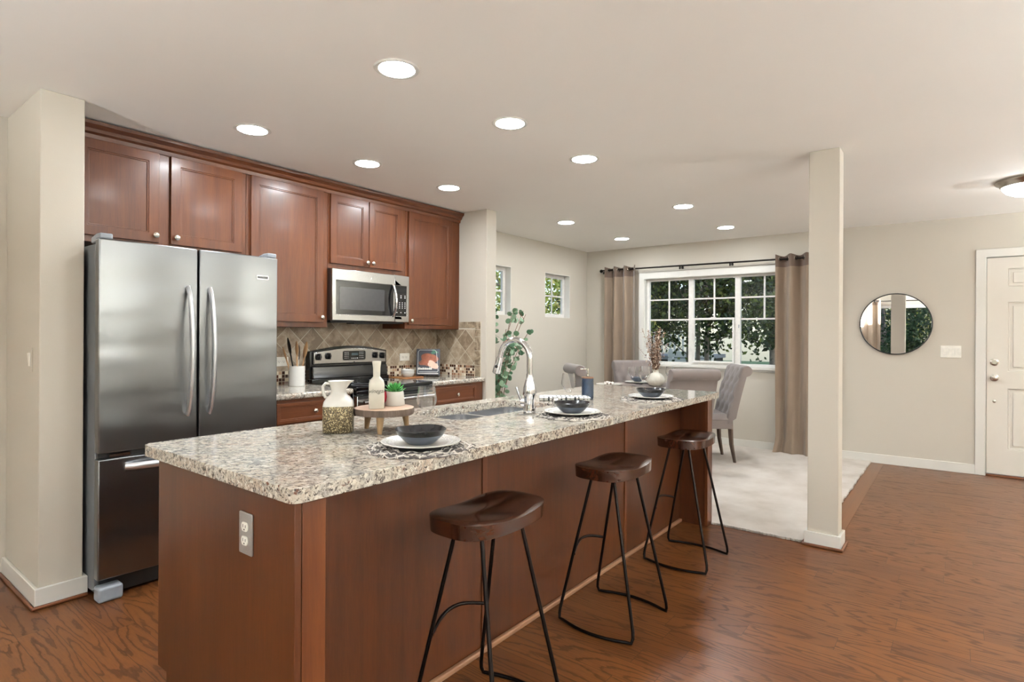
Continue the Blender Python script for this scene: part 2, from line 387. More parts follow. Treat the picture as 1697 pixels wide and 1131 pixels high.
def dup(root, loc, rz, label, group=None):
    r = root.copy(); COL.objects.link(r); r.location = loc; r.rotation_euler = (0, 0, rz); r['label'] = label; MW[r.name] = T(*loc, rz)
    if group: r['group'] = group
    for ch in list(root.children):
        c = ch.copy(); COL.objects.link(c); c.parent = r
        for g in ch.children:
            d = g.copy(); COL.objects.link(d); d.parent = c
    return r
def rrect(x0, x1, y0, y1, r, n=6):
    out = []
    for cx, cy, a in ((x1-r, y0+r, -90), (x1-r, y1-r, 0), (x0+r, y1-r, 90), (x0+r, y0+r, 180)):
        for k in range(n+1):
            t = math.radians(a+90*k/n); out.append((cx+r*math.cos(t), cy+r*math.sin(t)))
    return out
def rect(x0, x1, y0, y1): return [(x0, y0), (x1, y0), (x1, y1), (x0, y1)]

CZ = 2.457
SK = .0253
def xw(y): return 6.91+SK*(4.05-y)
UL = math.sqrt(1+SK*SK)
# far wall frame: u runs right along the wall from the left corner, v up, w into the room
FWM = Matrix(((SK/UL, 0, -1/UL, 6.91), (-1/UL, 0, -SK/UL, 4.05), (0, 1, 0, 0), (0, 0, 0, 1)))
def U(y): return (4.05-y)*UL

# ------------------------------------------------------------------ room shell
YB = -3.4; XB = -2.5
struct(G().prism([(XB-.15, YB-.15), (7.3, YB-.15), (7.3, 4.25), (XB-.15, 4.25)], -.06, 0).build('floor', 'floor'))
struct(G().prism([(XB-.15, YB-.15), (7.3, YB-.15), (7.3, 4.25), (XB-.15, 4.25)], CZ, CZ+.1).build('ceiling', 'ceil'))
# far wall with window and door openings
WY0, WY1, WZ0, WZ1 = 3.20, 1.46, .945, 2.035
DY0, DY1, DZ = -.215, -1.15, 2.065
struct(G(FWM).prism([(0-.15, 0), (U(DY0), 0), (U(DY0), DZ), (U(DY1), DZ), (U(DY1), 0), (U(YB), 0), (U(YB), CZ), (-.15, CZ)], -.15, 0, [rect(U(WY0), U(WY1), WZ0, WZ1)]).build('wall_front', 'wall'))
# dining side wall with two small windows
S1 = (5.885, 6.465, 1.528, 2.088); S0 = (4.62, 5.20, 1.528, 2.088)
struct(G().prism(rect(4.0, 6.93, 0, CZ), 4.05, 4.20, [rect(*S0), rect(*S1)], 'y').build('wall_side', 'wall'))
struct(G().prism([(.62, 4.04), (4.0, 4.04), (4.0, 4.19), (.62, 4.19)], 0, CZ).build('wall_kitchen', 'wall'))
struct(G().box(4.0, 4.135, 3.40, 4.05, 0, CZ).build('wall_kitchen_end', 'wall', bevel=.004))
struct(G().box(.77, .945, 3.42, 4.04, 0, CZ).build('wall_pier', 'wall', bevel=.004))
struct(G().box(XB, .77, 4.09, 4.24, 0, CZ).build('wall_left', 'wall'))
struct(G().box(XB, 7.25, YB-.15, YB, 0, CZ).build('wall_right', 'wall'))
struct(G().prism(rect(YB, 4.09, 0, CZ), XB-.15, XB, [rect(-2.3, 1.75, .06, 2.08)], 'x').build('wall_back', 'wall'))
# free standing column
PX0, PX1, PY0, PY1 = 3.975, 4.115, .565, .735
struct(G().box(PX0, PX1, PY0, PY1, 0, CZ).build('wall_column', 'wall', bevel=.004))
def ring(n_, x0, x1, y0, y1, z0, z1, m, t, bev=0):
    return struct(G().prism(rect(x0-t, x1+t, y0-t, y1+t), z0, z1, [rect(x0, x1, y0, y1)]).build(n_, m, bevel=bev))
ring('baseboard_column', PX0, PX1, PY0, PY1, 0, .088, 'white', .016, .003)
ring('trim_1', PX0-.016, PX1+.016, PY0-.016, PY1+.016, 0, .018, 'shoe', .014, .006)
struct(G().prism([(.77, 4.09), (.77, 3.42), (.945, 3.42), (.945, 3.50), (.962, 3.50), (.962, 3.403), (.754, 3.403), (.754, 4.09)], 0, .095).build('baseboard_pier', 'white', bevel=.003))
struct(G().prism([(.754, 4.07), (.754, 3.403), (.962, 3.403), (.962, 3.388), (.739, 3.388), (.739, 4.07)], 0, .018).build('trim_2', 'shoe', bevel=.006))
struct(G().box(XB, .754, 4.074, 4.09, 0, .095).build('baseboard_left', 'white', bevel=.003))
struct(G(FWM).box(0, U(-.15), 0, .093, 0, .014).build('baseboard_front', 'white', bevel=.003))
struct(G().box(4.135, 6.9, 4.034, 4.05, 0, .093).build('baseboard_side', 'white', bevel=.003))
# carpet in the dining area with a shaggy cut edge, and the border board beside it
g = G(); N = 160
def edge(a, b, k, dx, dy):
    t = k/N; x = a[0]+(b[0]-a[0])*t; y = a[1]+(b[1]-a[1])*t; q = (rnd.random()-.5)*.016
    return (x+dx*q, y+dy*q)
pts = [edge((3.985, 1.36), (3.985, .77), k, 1, 0) for k in range(N)] + [edge((3.985, .77), (4.1, .71), k, 0, 1) for k in range(0, N, 20)] + [edge((4.1, .71), (xw(.70)-.002, .70), k, 0, 1) for k in range(N)] + [(xw(.7)-.002, .70), (6.90, 4.045), (4.14, 4.045), (4.14, 3.39), (3.99, 3.39)]
struct(g.prism(pts, .001, .014).build('floor_carpet', 'carpet', smooth=20))
struct(G().box(XB+.01, 4.4, YB+.01, -.75, .001, .014).build('floor_carpet', 'carpet'))  # unseen pale carpet added to bounce neutral light up to the ceiling
struct(G().box(4.13, xw(.6)-.02, .585, .694, 0, .003).build('trim_3', 'border', bevel=.001))

# ------------------------------------------------------------------ windows
def window_big():
    g = G(FWM); d0, d1 = -.11, -.06
    a0, a1 = U(WY0), U(WY1)
    # casing: head, sides and sill
    cz = G(FWM)
    cz.prism(rect(a0-.075, a1+.075, WZ0-.055, WZ1+.085), 0, .016, [rect(a0, a1, WZ0, WZ1)])
    cz.box(a0-.075, a1+.075, WZ1+.085, WZ1+.10, 0, .035)
    cz.box(a0-.09, a1+.09, WZ0-.03, WZ0, 0, .05)
    fr = struct(cz.build('window_1', 'white', bevel=.003))
    m1, m2 = U(2.615), U(2.055)
    holes = [rect(a0+.04, m1-.032, WZ0+.03, WZ1-.03), rect(m1+.032, m2-.032, WZ0+.03, WZ1-.03), rect(m2+.032, a1-.04, WZ0+.03, WZ1-.03)]
    f = g.prism(rect(a0, a1, WZ0, WZ1), d0, d1, holes).build('window_frame', 'winframe', fr, bevel=.004)
    # jamb lining
    j = G(FWM); j.prism(rect(a0-.001, a1+.001, WZ0-.001, WZ1+.001), -.14, .001, [rect(a0+.006, a1-.006, WZ0+.006, WZ1-.006)]).build('window_jamb', 'white', fr)
    # centre sash with its own rails
    s = G(FWM); s.prism(rect(m1+.032, m2-.032, WZ0+.03, 1.525), -.06, -.035, [rect(m1+.055, m2-.055, WZ0+.055, 1.50)])
    s.box((m1+m2)/2-.03, (m1+m2)/2+.03, 1.525, 1.535, -.06, -.04)
    s.build('window_sash', 'winframe', fr, bevel=.003)
    mu = G(FWM)
    for (b0, b1) in ((a0+.04, m1-.032), (m1+.032, m2-.032), (m2+.032, a1-.04)):
        c = (b0+b1)/2
        mu.box(c-.009, c+.009, 1.515, WZ1-.03, -.092, -.078)
        mu.box(b0, b1, 1.755, 1.773, -.092, -.078)
        if b0 != m1+.032: mu.box(b0, b1, 1.497, 1.517, -.092, -.078)
    mu.build('window_grille', 'winframe', fr)
    p = G(FWM)
    for h in holes: p.box(h[0][0]-.005, h[1][0]+.005, h[0][1]-.005, h[2][1]+.005, -.087, -.083)
    p.build('window_pane', 'glass', fr)
    l = G(FWM); l.box(m2+.012, m2+.02, 1.40, 1.44, -.06, -.045).build('window_latch', 'greyplastic', fr)
window_big()
def window_small(k, x0, x1, z0, z1):
    c = G(); c.prism(rect(x0, x1, z0, z1), 4.049, 4.18, [rect(x0+.008, x1-.008, z0+.008, z1-.008)], 'y')
    fr = struct(c.build('window_%d' % k, 'white', bevel=.002))
    g = G().prism(rect(x0+.008, x1-.008, z0+.008, z1-.008), 4.13, 4.165, [rect(x0+.055, x1-.055, z0+.05, z1-.05)], 'y'); g.build('window_frame', 'winframe', fr, bevel=.003)
    m = G(); cx, cz_ = (x0+x1)/2, (z0+z1)/2
    m.box(cx-.009, cx+.009, 4.14, 4.152, z0+.05, z1-.05); m.box(x0+.055, x1-.055, 4.14, 4.152, cz_-.009, cz_+.009); m.build('window_grille', 'winframe', fr)
    G().box(x0+.05, x1-.05, 4.145, 4.149, z0+.045, z1-.045).build('window_pane', 'glass', fr)
window_small(2, *S1); window_small(3, *S0)
# sliding glass doors behind the camera (seen in the mirror)
g = G(); hs = [rect(-2.24, -1.02, .13, 2.0), rect(-.94, .34, .13, 2.0), rect(.42, 1.69, .13, 2.0)]
wd = struct(g.prism(rect(-2.3, 1.75, .06, 2.08), XB-.10, XB-.04, hs, 'x').build('window_4', 'winframe', bevel=.004))
p = G()
for h in hs: p.box(XB-.072, XB-.068, h[0][0]-.005, h[1][0]+.005, .125, 2.005)
p.build('window_pane', 'glass', wd)
# front door
def front_door():
    cz = G(FWM); a0, a1 = U(DY0), U(DY1)
    cz.prism([(a0-.075, 0), (a0, 0), (a0, DZ-.006), (a1, DZ-.006), (a1, 0), (a1+.075, 0), (a1+.075, DZ+.07), (a0-.075, DZ+.07)], 0, .017)
    dr = struct(cz.build('door_1', 'white', bevel=.004))
    b0, b1 = a0+.008, a1-.008
    cols = [(b0+.155, b0+.415), (b1-.415, b1-.155)]
    rows = [(.262, .826), (.989, 1.632), (1.777, 1.945)]
    holes = [rect(c0, c1, z0, z1) for c0, c1 in cols for z0, z1 in rows]
    s = G(FWM); s.prism(rect(b0, b1, .022, DZ-.012), -.05, -.012, holes)
    for c0, c1 in cols:
        for z0, z1 in rows:
            s.box(c0, c1, z0, z1, -.045, -.026)
            s.prism(rect(c0+.0, c1-.0, z0, z1), -.03, -.018, [rect(c0+.012, c1-.012, z0+.012, z1-.012)])
            s.box(c0+.035, c1-.035, z0+.035, z1-.035, -.03, -.016)
    leaf = s.build('door_leaf', 'door', dr, bevel=.004)
    jb = G(FWM); jb.prism([(a0-.001, 0), (a0+.005, 0), (a0+.005, DZ-.008), (a1-.005, DZ-.008), (a1-.005, 0), (a1+.001, 0), (a1+.001, DZ), (a0-.001, DZ)], -.15, .002); jb.build('door_jamb', 'white', dr)
    G(FWM).box(a0+.005, a1-.005, 0, .018, -.13, .005).build('door_threshold', 'shoe', dr, bevel=.003)
    Mk = lambda z: FWM @ Matrix.Translation((b0+.058, z, -.012))
    G().lathe([(.033, 0), (.033, .006), (.020, .010), (.016, .018), (.018, .022), (0, .022)], 24, Mk(1.07)).build('deadbolt', 'nickel', leaf)
    G().lathe([(.034, 0), (.034, .006), (.014, .012), (.012, .03), (.024, .036), (.029, .048), (.026, .060), (.012, .066), (0, .067)], 24, Mk(.925)).build('door_knob', 'nickel', leaf)
    G().lathe([(.013, 0), (.013, .006), (0, .008)], 16, Mk(.703)).build('door_stop', 'nickel', leaf)
front_door()

# ------------------------------------------------------------------ ceiling lamps
first = None
spots = [(1.66, 1.93, 'largest and nearest of the recessed lights, above the near end of the island'), (2.46, 1.93, 'recessed light above the middle of the island'),
         (3.25, 1.93, 'recessed light above the far end of the island'), (1.66, 3.155, 'recessed light just in front of the cabinets over the refrigerator'),
         (2.46, 3.155, 'recessed light in front of the tall cabinet left of the microwave'), (3.25, 3.155, 'recessed light in front of the rightmost upper cabinet'),
         (4.965, 3.16, 'recessed dining ceiling light just past the end of the kitchen wall'), (6.19, 3.155, 'recessed dining ceiling light nearest the left curtain'),
         (4.965, 1.93, 'recessed dining ceiling light nearest the white column'), (6.19, 1.94, 'recessed dining ceiling light in front of the window, nearest the right curtain'),
          (.3, -1.3, 'recessed fill light added in the living area, nearest behind the camera'), (2.6, -1.9, 'recessed fill light added in the living area, beside the right wall'),  # from here on: unseen recessed lights added to brighten the room
          (-1.3, -2.1, 'recessed fill light added in the far corner of the living area'), (-1.3, .4, 'recessed fill light added in the living area by the sliding doors'), (1.2, -2.4, 'recessed fill light added over the middle of the living room carpet'), (4.1, -2.0, 'recessed fill light added between the living area and the entry')]
for x, y, lab in spots:
    if first is None:
        first = t = thing('recessed_light', 'round white '+lab, 'ceiling light', (x, y, CZ), 0, 'recessed ceiling lights')
        G(T(x, y, CZ)).lathe([(.078, 0), (.078, -.004), (.094, -.005), (.0985, -.001), (.0985, 0)], 40, cap=False).build('trim_ring', 'white', t)
        G(T(x, y, CZ)).lathe([(0, -.0025), (.078, -.0025), (.078, -.001), (0, -.001)], 40).build('diffuser', 'lamp', t)
    else: dup(first, (x, y, CZ), 0, 'round white '+lab)
t = thing('flush_mount_light', 'domed glass flush-mount ceiling light with a nickel rim near the front door', 'ceiling light', (5.6, -.42, CZ))
G(T(5.6, -.42, CZ)).lathe([(.20, 0), (.205, -.012), (.198, -.022), (.18, -.030), (.172, -.045), (.165, -.05), (.16, -.03), (.16, 0)], 48).build('metal_rim', 'nickel', t)
G(T(5.6, -.42, CZ)).lathe([(.164, -.045), (.158, -.065), (.138, -.088), (.10, -.108), (.05, -.119), (0, -.122)], 48, cap=False).build('glass_dome', 'dome', t)

# torchieres added out of view to throw fill light onto the ceiling
M['fillglow'] = emit('fill_glow', (.89, .965, 1.0), 960.0)
tp = None
for x, y, lab in ((-1.9, -2.8, 'added black torchiere fill lamp in the far corner of the living area'), (2.0, -3.0, 'added black torchiere fill lamp against the right wall of the living area'), (6.0, -3.0, 'added black torchiere fill lamp in the entry, around the corner from the front door'), (-2.2, 1.9, 'added black torchiere fill lamp left of the sliding doors behind the camera')):
    if tp: dup(tp, (x, y, 0), 0, lab); continue
    tp = t = thing('fill_torchiere', lab, 'floor lamp', (x, y, 0), 0, 'added torchiere fill lamps')
    G(T(x, y, 0)).lathe([(0, 0), (.14, 0), (.14, .015), (.02, .03), (.012, .05), (.012, 1.52), (0, 1.52)], 24).build('pole', 'blackmat', t)
    G(T(x, y, 0)).lathe([(.02, 1.50), (.10, 1.52), (.17, 1.58), (.165, 1.58), (.10, 1.53), (0, 1.515)], 32).build('lamp_shade', 'blackmat', t)
    G(T(x, y, 0)).lathe([(0, 1.565), (.155, 1.565), (.155, 1.568), (0, 1.568)], 32).build('fill_disc', 'fillglow', t)

# ------------------------------------------------------------------ cabinets
def knob(x, y, z, parent, r=.016):
    G(Matrix.Translation((x, y, z)) @ Matrix.Rotation(PI/2, 4, 'X')).lathe([(.008, 0), (.006, .010), (.010, .016), (r, .020), (r, .025), (r*.6, .030), (0, .031)], 20).build('knob', 'nickel', parent)
def shaker(parent, name, x0, x1, z0, z1, yf, mat='cherry', fr=.056, kn=None, th=.02):
    g = G()
    g.prism(rect(x0, x1, z0, z1), yf, yf+th, [rect(x0+fr, x1-fr, z0+fr, z1-fr)], 'y')
    g.prism(rect(x0+fr-.001, x1-fr+.001, z0+fr-.001, z1-fr+.001), yf+.004, yf+th, [rect(x0+fr+.008, x1-fr-.008, z0+fr+.008, z1-fr-.008)], 'y')
    g.box(x0+fr, x1-fr, yf+.010, yf+th-.001, z0+fr, z1-fr)
    d = g.build(name, mat, parent, bevel=.0025)
    if kn: knob(kn[0], yf, kn[1], d)
    return d
YC = 3.74
def upper(x0, x1, z0, doors, label, knobs):
    t = thing('wall_cabinet', label, 'cabinet', (x0, 4.035, z0), 0, 'cherry wall cabinets')
    g = G(); g.box(x0+.0005, x1-.0005, YC, 4.035, z0, 2.375)
    g.build('body', 'cherry', t, bevel=.0015)
    for (a, b, c, d), k in zip(doors, knobs): shaker(t, 'door', a, b, c, d, YC-.02, kn=k)
    return t
ZT = 2.362
upper(.95, 1.925, 1.80, [(.985, 1.395, 1.835, ZT), (1.458, 1.893, 1.835, ZT)], 'cherry wall cabinet with two doors above the refrigerator', [(1.372, 1.876), (1.486, 1.876)])
upper(1.926, 2.553, 1.352, [(1.953, 2.507, 1.388, ZT)], 'tall single-door cherry wall cabinet between refrigerator and microwave', [(2.488, 1.424)])
upper(2.554, 3.317, 1.80, [(2.568, 2.921, 1.838, ZT), (2.927, 3.272, 1.838, ZT)], 'short cherry wall cabinet with two narrow doors above the microwave', [(2.899, 1.871), (2.953, 1.871)])
upper(3.318, 3.997, 1.352, [(3.347, 3.882, 1.388, ZT)], 'tall single-door cherry wall cabinet right of the microwave', [(3.370, 1.421)])
# crown moulding along the top of the run, returned at both ends
prof = [(YC, 2.362), (YC-.012, 2.362), (YC-.016, 2.385), (YC-.030, 2.395), (YC-.036, 2.412), (YC-.058, 2.430), (YC-.060, 2.448), (YC, 2.448)]
struct(G().prism(prof, .947, 3.997, ax='x').build('trim_4', 'cherryx', smooth=30))
def base_cab(x0, x1, label, kx, drawer):
    t = thing('base_cabinet', label, 'cabinet', (x0, 4.03, 0), 0, 'cherry base cabinets')
    YF = 3.44
    g = G(); g.box(x0, x1, YF, 4.035, .10, .874); g.build('body', 'cherry', t, bevel=.0015)
    G().box(x0, x1, YF+.07, 4.03, 0, .10).build('toe_kick', 'kick', t)
    d0, d1 = drawer
    shaker(t, 'drawer', d0, d1, .718, .852, YF-.02, 'cherryx', .022, (kx, .785))
    mid = (d0+d1)/2
    shaker(t, 'door', d0, mid-.002, .13, .70, YF-.02, kn=(mid-.03, .66)); shaker(t, 'door', mid+.002, d1, .13, .70, YF-.02, kn=(mid+.03, .66))
base_cab(3.318, 3.997, 'cherry base cabinet with a drawer right of the range', 3.632, (3.38, 3.885))
base_cab(1.89, 2.545, 'cherry base cabinet with a drawer between refrigerator and range', 2.238, (1.97, 2.505))
def slab(name, x0, x1, label):
    o = G().box(x0, x1, 3.405, 4.036, .8745, .914).build(name, 'granite', bevel=.014, seg=4); return tag(o, label, 'countertop')
slab('countertop', 3.314, 3.996, 'granite countertop between the range and the tiled end wall')
slab('countertop', 1.885, 2.549, 'granite countertop between the refrigerator and the range')
# backsplash
def splash(name, mat, fn): return struct(fn.build(name, mat))
M['bsx'] = backsplash_mat('diamond_tile_back', 0); M['bsy'] = backsplash_mat('diamond_tile_side', 1)
n = NT('border_tile'); st = n.noise(n.co(), 13, 6, .7, .8); M['btile'] = n.set(n.ramp(st, [(.36, srgb(104, 88, 70)), (.5, srgb(150, 134, 112)), (.68, srgb(180, 166, 146))]), .4)
M['grout'] = plain('grout', (196, 188, 172), .9)
struct(G().box(1.885, 3.99, 4.030, 4.04, .914, 1.80).build('wall_backsplash', 'bsx'))
struct(G().box(3.990, 4.0, 3.532, 4.03, .914, 1.352).build('wall_backsplash_side', 'bsy'))
g = G(); zs = [.916, 1.02, 1.155, 1.285, 1.352]
for a, b in zip(zs, zs[1:]): g.box(3.989, 4.0, 3.466, 3.529, a+.002, b-.002)
g.prism([(3.466, 1.354), (3.529, 1.354), (3.529, 1.365), (3.466, 1.424)], 3.989, 4.0, ax='x')
for a, b in ((3.532, 3.62), (3.624, 3.735)): g.box(3.989, 4.0, a, b, 1.367, 1.424)
g.prism([(3.470, 1.424), (3.530, 1.424), (3.530, 1.368)], 3.989, 4.0, ax='x')
tr = struct(g.build('trim_5', 'btile', bevel=.001))
G().box(3.993, 4.0, 3.464, 3.74, .914, 1.426).build('grout', 'grout', tr)

# ------------------------------------------------------------------ refrigerator
def fridge():
    x0, x1 = .957, 1.872
    t = thing('refrigerator', 'stainless steel french-door refrigerator with bottom freezer, left of the cabinets', 'refrigerator', (x0, 3.3, 0))
    G().box(x0+.006, x1-.006, 3.318, 4.02, .03, 1.738).build('cabinet', 'fridgeside', t, bevel=.006)
    xm = 1.414
    def dleaf(nm, a, b, z0, z1):
        g = G()
        n_ = 16
        # slightly bowed front sheet
        pf = [(a+.006, 3.312), (a, 3.300)]
        pf += [(a+(b-a)*k/n_, 3.252 - .010*math.sin(PI*k/n_)) for k in range(n_+1)]
        pf += [(b, 3.300), (b-.006, 3.312)]
        g.prism(pf, z0, z1); return g.build(nm, 'steel', t, bevel=.006, seg=3, smooth=25)
    dl = dleaf('door', x0, xm-.004, .718, 1.757); dr = dleaf('door', xm+.006, x1, .718, 1.757); fz = dleaf('freezer_drawer', x0, x1, .105, .688)
    G().box(x0+.012, x1-.012, 3.298, 3.320, .10, 1.75).build('gasket', 'blackmat', t)
    for d, hx in ((dl, 1.357), (dr, 1.470)):
        pts = []; rs = []
        for k in range(21):
            s = k/20; z = .868+(1.548-.868)*s; pts.append((hx, 3.243-.058*math.sin(PI*s)**.6, z)); rs.append(.0185+.002*math.sin(PI*s))
        G().tube(pts, rs, 12, flat=(.55, 1.0)).build('handle', 'handle', d)
    pts = [(1.07+(1.76-1.07)*k/20, 3.243-.055*math.sin(PI*k/20)**.6, .641) for k in range(21)]
    G().tube(pts, [.018]*21, 12, flat=(.7, 1.0)).build('handle', 'handle', fz)
    for a, b0, b1 in ((x0+.004, x0+.004, x0+.06), (x1-.10, x1-.06, x1-.004)):
        G().prism([(3.256, 1.758), (3.30, 1.758), (3.30, 1.742), (3.38, 1.742), (3.38, 1.772), (3.31, 1.785), (3.256, 1.785)], b0, b1, ax='x').build('hinge_cover', 'greyplastic', t, bevel=.006)
    G().box(x0+.02, x1-.02, 3.30, 3.318, .015, .10).build('toe_grille', 'blackmat', t)
    for a in (x0, x1-.105): G().box(a, a+.105, 3.235, 3.31, 0, .072).build('foot_cover', 'greyplastic', t, bevel=.012, seg=3)
    G().box(x0+.05, x0+.14, 3.262, 3.30, .692, .706).build('hinge_bracket', 'steelh', t)
    # badge with its raised rim and lettering
    b = G(); b.prism(rrect(1.736, 1.808, 1.622, 1.645, .005), 3.2405, 3.246, [rrect(1.7385, 1.8055, 1.6245, 1.6425, .004)], 'y')
    bd = b.build('badge', 'chrome', dr)
    return t, bd
fr_t, badge = fridge()
def text(name, body, size, mat, M_, parent=None, extr=.0004, shear=0):
    cu = bpy.data.curves.new(name, 'FONT'); cu.body = body; cu.size = size; cu.extrude = extr; cu.align_x = 'CENTER'; cu.align_y = 'CENTER'; cu.shear = shear; cu.resolution_u = 3
    tmp = bpy.data.objects.new('tmp', cu); COL.objects.link(tmp)
    dg = bpy.context.evaluated_depsgraph_get(); me = bpy.data.meshes.new_from_object(tmp.evaluated_get(dg))
    bpy.data.objects.remove(tmp)
    me.transform(M_ if parent is None else MW[parent.name].inverted() @ M_)
    me.materials.clear(); me.materials.append(M[mat])
    me.name = name; o = bpy.data.objects.new(name, me); COL.objects.link(o)
    if parent is not None: o.parent = parent; MW[o.name] = MW[parent.name]
    return o
FACE = Matrix.Rotation(PI/2, 4, 'X')        # text lying in xz, read from -y
text('lettering', 'KitchenAid', .0125, 'slot', Matrix.Translation((1.772, 3.2432, 1.6335)) @ FACE, fr_t)

# ------------------------------------------------------------------ range
def stove():
    x0, x1 = 2.553, 3.310
    t = thing('range', 'black and stainless electric range with four knobs on its back panel', 'stove', (x0, 4.0, 0))
    G().box(x0, x1, 3.42, 4.02, .05, .895).build('body', 'black', t, bevel=.003)
    ct = G().box(x0, x1, 3.385, 3.93, .895, .922).build('cooktop', 'blackglass', t, bevel=.006, seg=3)
    for x, y, r in ((2.74, 3.53, .10), (3.12, 3.53, .08), (2.74, 3.80, .08), (3.12, 3.80, .10)):
        g = G(); g.prism([(x+r*math.cos(a*PI/24), y+r*math.sin(a*PI/24)) for a in range(48)], .9218, .9224, [[(x+(r-.004)*math.cos(a*PI/24), y+(r-.004)*math.sin(a*PI/24)) for a in range(48)]])
        g.build('burner_ring', 'greyplastic', ct)
    # backguard: black shroud with an arched top, stainless fascia in it
    def arch(a, b, z0, z1, h, n_=24): return [(a, z0), (b, z0)] + [(b-(b-a)*k/n_, z1+h*math.sin(PI*k/n_)) for k in range(n_+1)]
    bk = G(); bk.prism(arch(x0, x1, .922, 1.165, .042), 3.965, 4.025, ax='y'); bk.box(x0, x1, 3.93, 4.0, .90, .95)
    bk.prism([(3.93, .95), (3.97, .95), (3.97, 1.05), (3.945, 1.045), (3.938, .985)], x0+.012, x1-.012, ax='x')
    bk.build('backguard', 'black', t, bevel=.006, seg=3)
    fs = G(); fs.prism(arch(x0+.025, x1-.02, 1.062, 1.160, .032), 3.948, 3.968, ax='y')
    fa = fs.build('fascia', 'steelh', t, bevel=.008, seg=3)
    G().prism(rrect(2.845, 3.068, 1.088, 1.165, .014), 3.944, 3.950, ax='y').build('display_panel', 'blackglass', fa)
    G().box(2.925, 2.99, 3.9425, 3.9445, 1.128, 1.148).build('clock', 'display', fa)
    def key(x, z, a, b, y=3.9425): G().box(x-a, x+a, y, y+.002, z-b, z+b).build('button_mark', 'print', fa)
    for r_, z in enumerate((1.152, 1.138, 1.122, 1.106)):
        for x in (2.862, 2.878, 2.894, 3.008, 3.024, 3.040): key(x, z, .004, .0018)
    for x in (2.93, 2.948, 2.966, 2.984): key(x, 1.104, .005, .004)
    G().lathe([(.006, 0), (.006, .002), (0, .002)], 16, Matrix.Translation((2.956, 3.948, 1.072)) @ Matrix.Rotation(PI/2, 4, 'X')).build('emblem', 'slot', fa)
    for x, z in ((2.617, 1.122), (2.705, 1.127), (3.170, 1.125), (3.247, 1.120)):
        kb = G(Matrix.Translation((x, 3.948, z)) @ Matrix.Rotation(PI/2, 4, 'X')); kb.lathe([(.026, 0), (.026, .010), (.020, .016), (.019, .020), (0, .021)], 24); kb.box(-.006, .006, -.025, .025, .014, .032)
        kb.build('knob', 'black', fa, bevel=.002)
    # oven front
    g = G(); g.i = 1; g.box(x0+.004, x1-.004, 3.385, 3.42, .862, .893); g.i = 0
    g.box(x0+.004, x1-.004, 3.378, 3.42, .235, .855)
    od = g.build('oven_door', ['steelh', 'black'], t, bevel=.004)
    G().box(x0+.10, x1-.10, 3.374, 3.380, .36, .70).build('oven_window', 'blackglass', od, bevel=.002)
    G().box(x0+.012, x1-.012, 3.373, 3.380, .835, .855).build('vent_strip', 'blackmat', od)
    G().tube([(x0+.03, 3.335, .812), (x1-.03, 3.335, .812)], .013, 14).cyl((x0+.05, 3.335, .812), (x0+.05, 3.38, .812), .011).cyl((x1-.05, 3.335, .812), (x1-.05, 3.38, .812), .011).build('handle', 'steelh', od)
    G().box(x0+.004, x1-.004, 3.385, 3.42, .055, .228).build('storage_drawer', 'steelh', t, bevel=.004)
    G().box(x0+.02, x1-.02, 3.46, 4.0, 0, .05).build('plinth', 'blackmat', t)
stove()

# ------------------------------------------------------------------ microwave
def microwave():
    x0, x1, z0, z1, yf = 2.556, 3.314, 1.405, 1.797, 3.682
    t = thing('microwave_oven', 'stainless over-the-range microwave under the short wall cabinet', 'microwave', (x0, 4.02, z0))
    G().box(x0, x1, yf+.02, 4.025, z0+.004, z1).build('case', 'kick', t, bevel=.003)
    dv = 3.158
    g = G(); g.prism(rect(x0, dv, z0, z1), yf, yf+.02, [rect(x0+.035, dv-.012, z0+.05, z1-.088)], 'y'); d = g.build('door', 'steelh', t, bevel=.004)
    G().box(x0+.034, dv-.011, yf+.004, yf+.015, z0+.049, z1-.087).build('door_glass', 'blackglass', d)
    G().prism(rrect(x0+.065, dv-.105, z0+.085, z1-.135, .006), yf+.002, yf+.006, ax='y').build('viewing_window', 'mwglass', d)
    pts = [(dv-.018, yf+.004-.045*math.sin(PI*k/16)**.7, z0+.045+(z1-.085-z0-.045)*k/16) for k in range(17)]
    G().tube(pts, .011, 12).build('handle', 'chrome', d)
    g = G(); g.prism(rect(dv+.002, x1, z0, z1), yf, yf+.02, [rect(dv+.008, x1-.025, z0+.05, z1-.088)], 'y'); c = g.build('control_panel', 'steelh', t, bevel=.004)
    G().box(dv+.007, x1-.024, yf+.004, yf+.015, z0+.049, z1-.087).build('keypad', 'blackglass', c)
    a, b = dv+.026, x1-.042
    for z, n_ in ((1.655, 3), (1.640, 3), (1.598, 4), (1.583, 4), (1.568, 4), (1.553, 4), (1.515, 3)):
        for k in range(n_):
            x = a+(b-a)*k/(n_-1); g = G().box(x-.0045 if n_ == 3 else x-.003, x+.0045 if n_ == 3 else x+.003, yf+.002, yf+.0045, z-.0035-.03, z+.0035-.03)
            g.build('key', 'print', c)
    # round emblem
    e = G(Matrix.Translation((2.905, yf, 1.752)) @ Matrix.Rotation(PI/2, 4, 'X'))
    e.lathe([(.0125, 0), (.0135, .001), (.0150, .001), (.0150, 0)], 28, cap=False); e.build('emblem', 'chrome', d)
    text('lettering', 'GE', .014, 'chrome', Matrix.Translation((2.905, yf-.0005, 1.752)) @ FACE, t, shear=.3)
    g = G(); g.box(x0+.02, x1-.02, yf+.05, 4.0, z0-.012, z0+.004); g.box(2.80, 3.05, yf+.06, yf+.16, z0-.02, z0-.01); g.build('underside_vent', 'blackmat', t)
microwave()

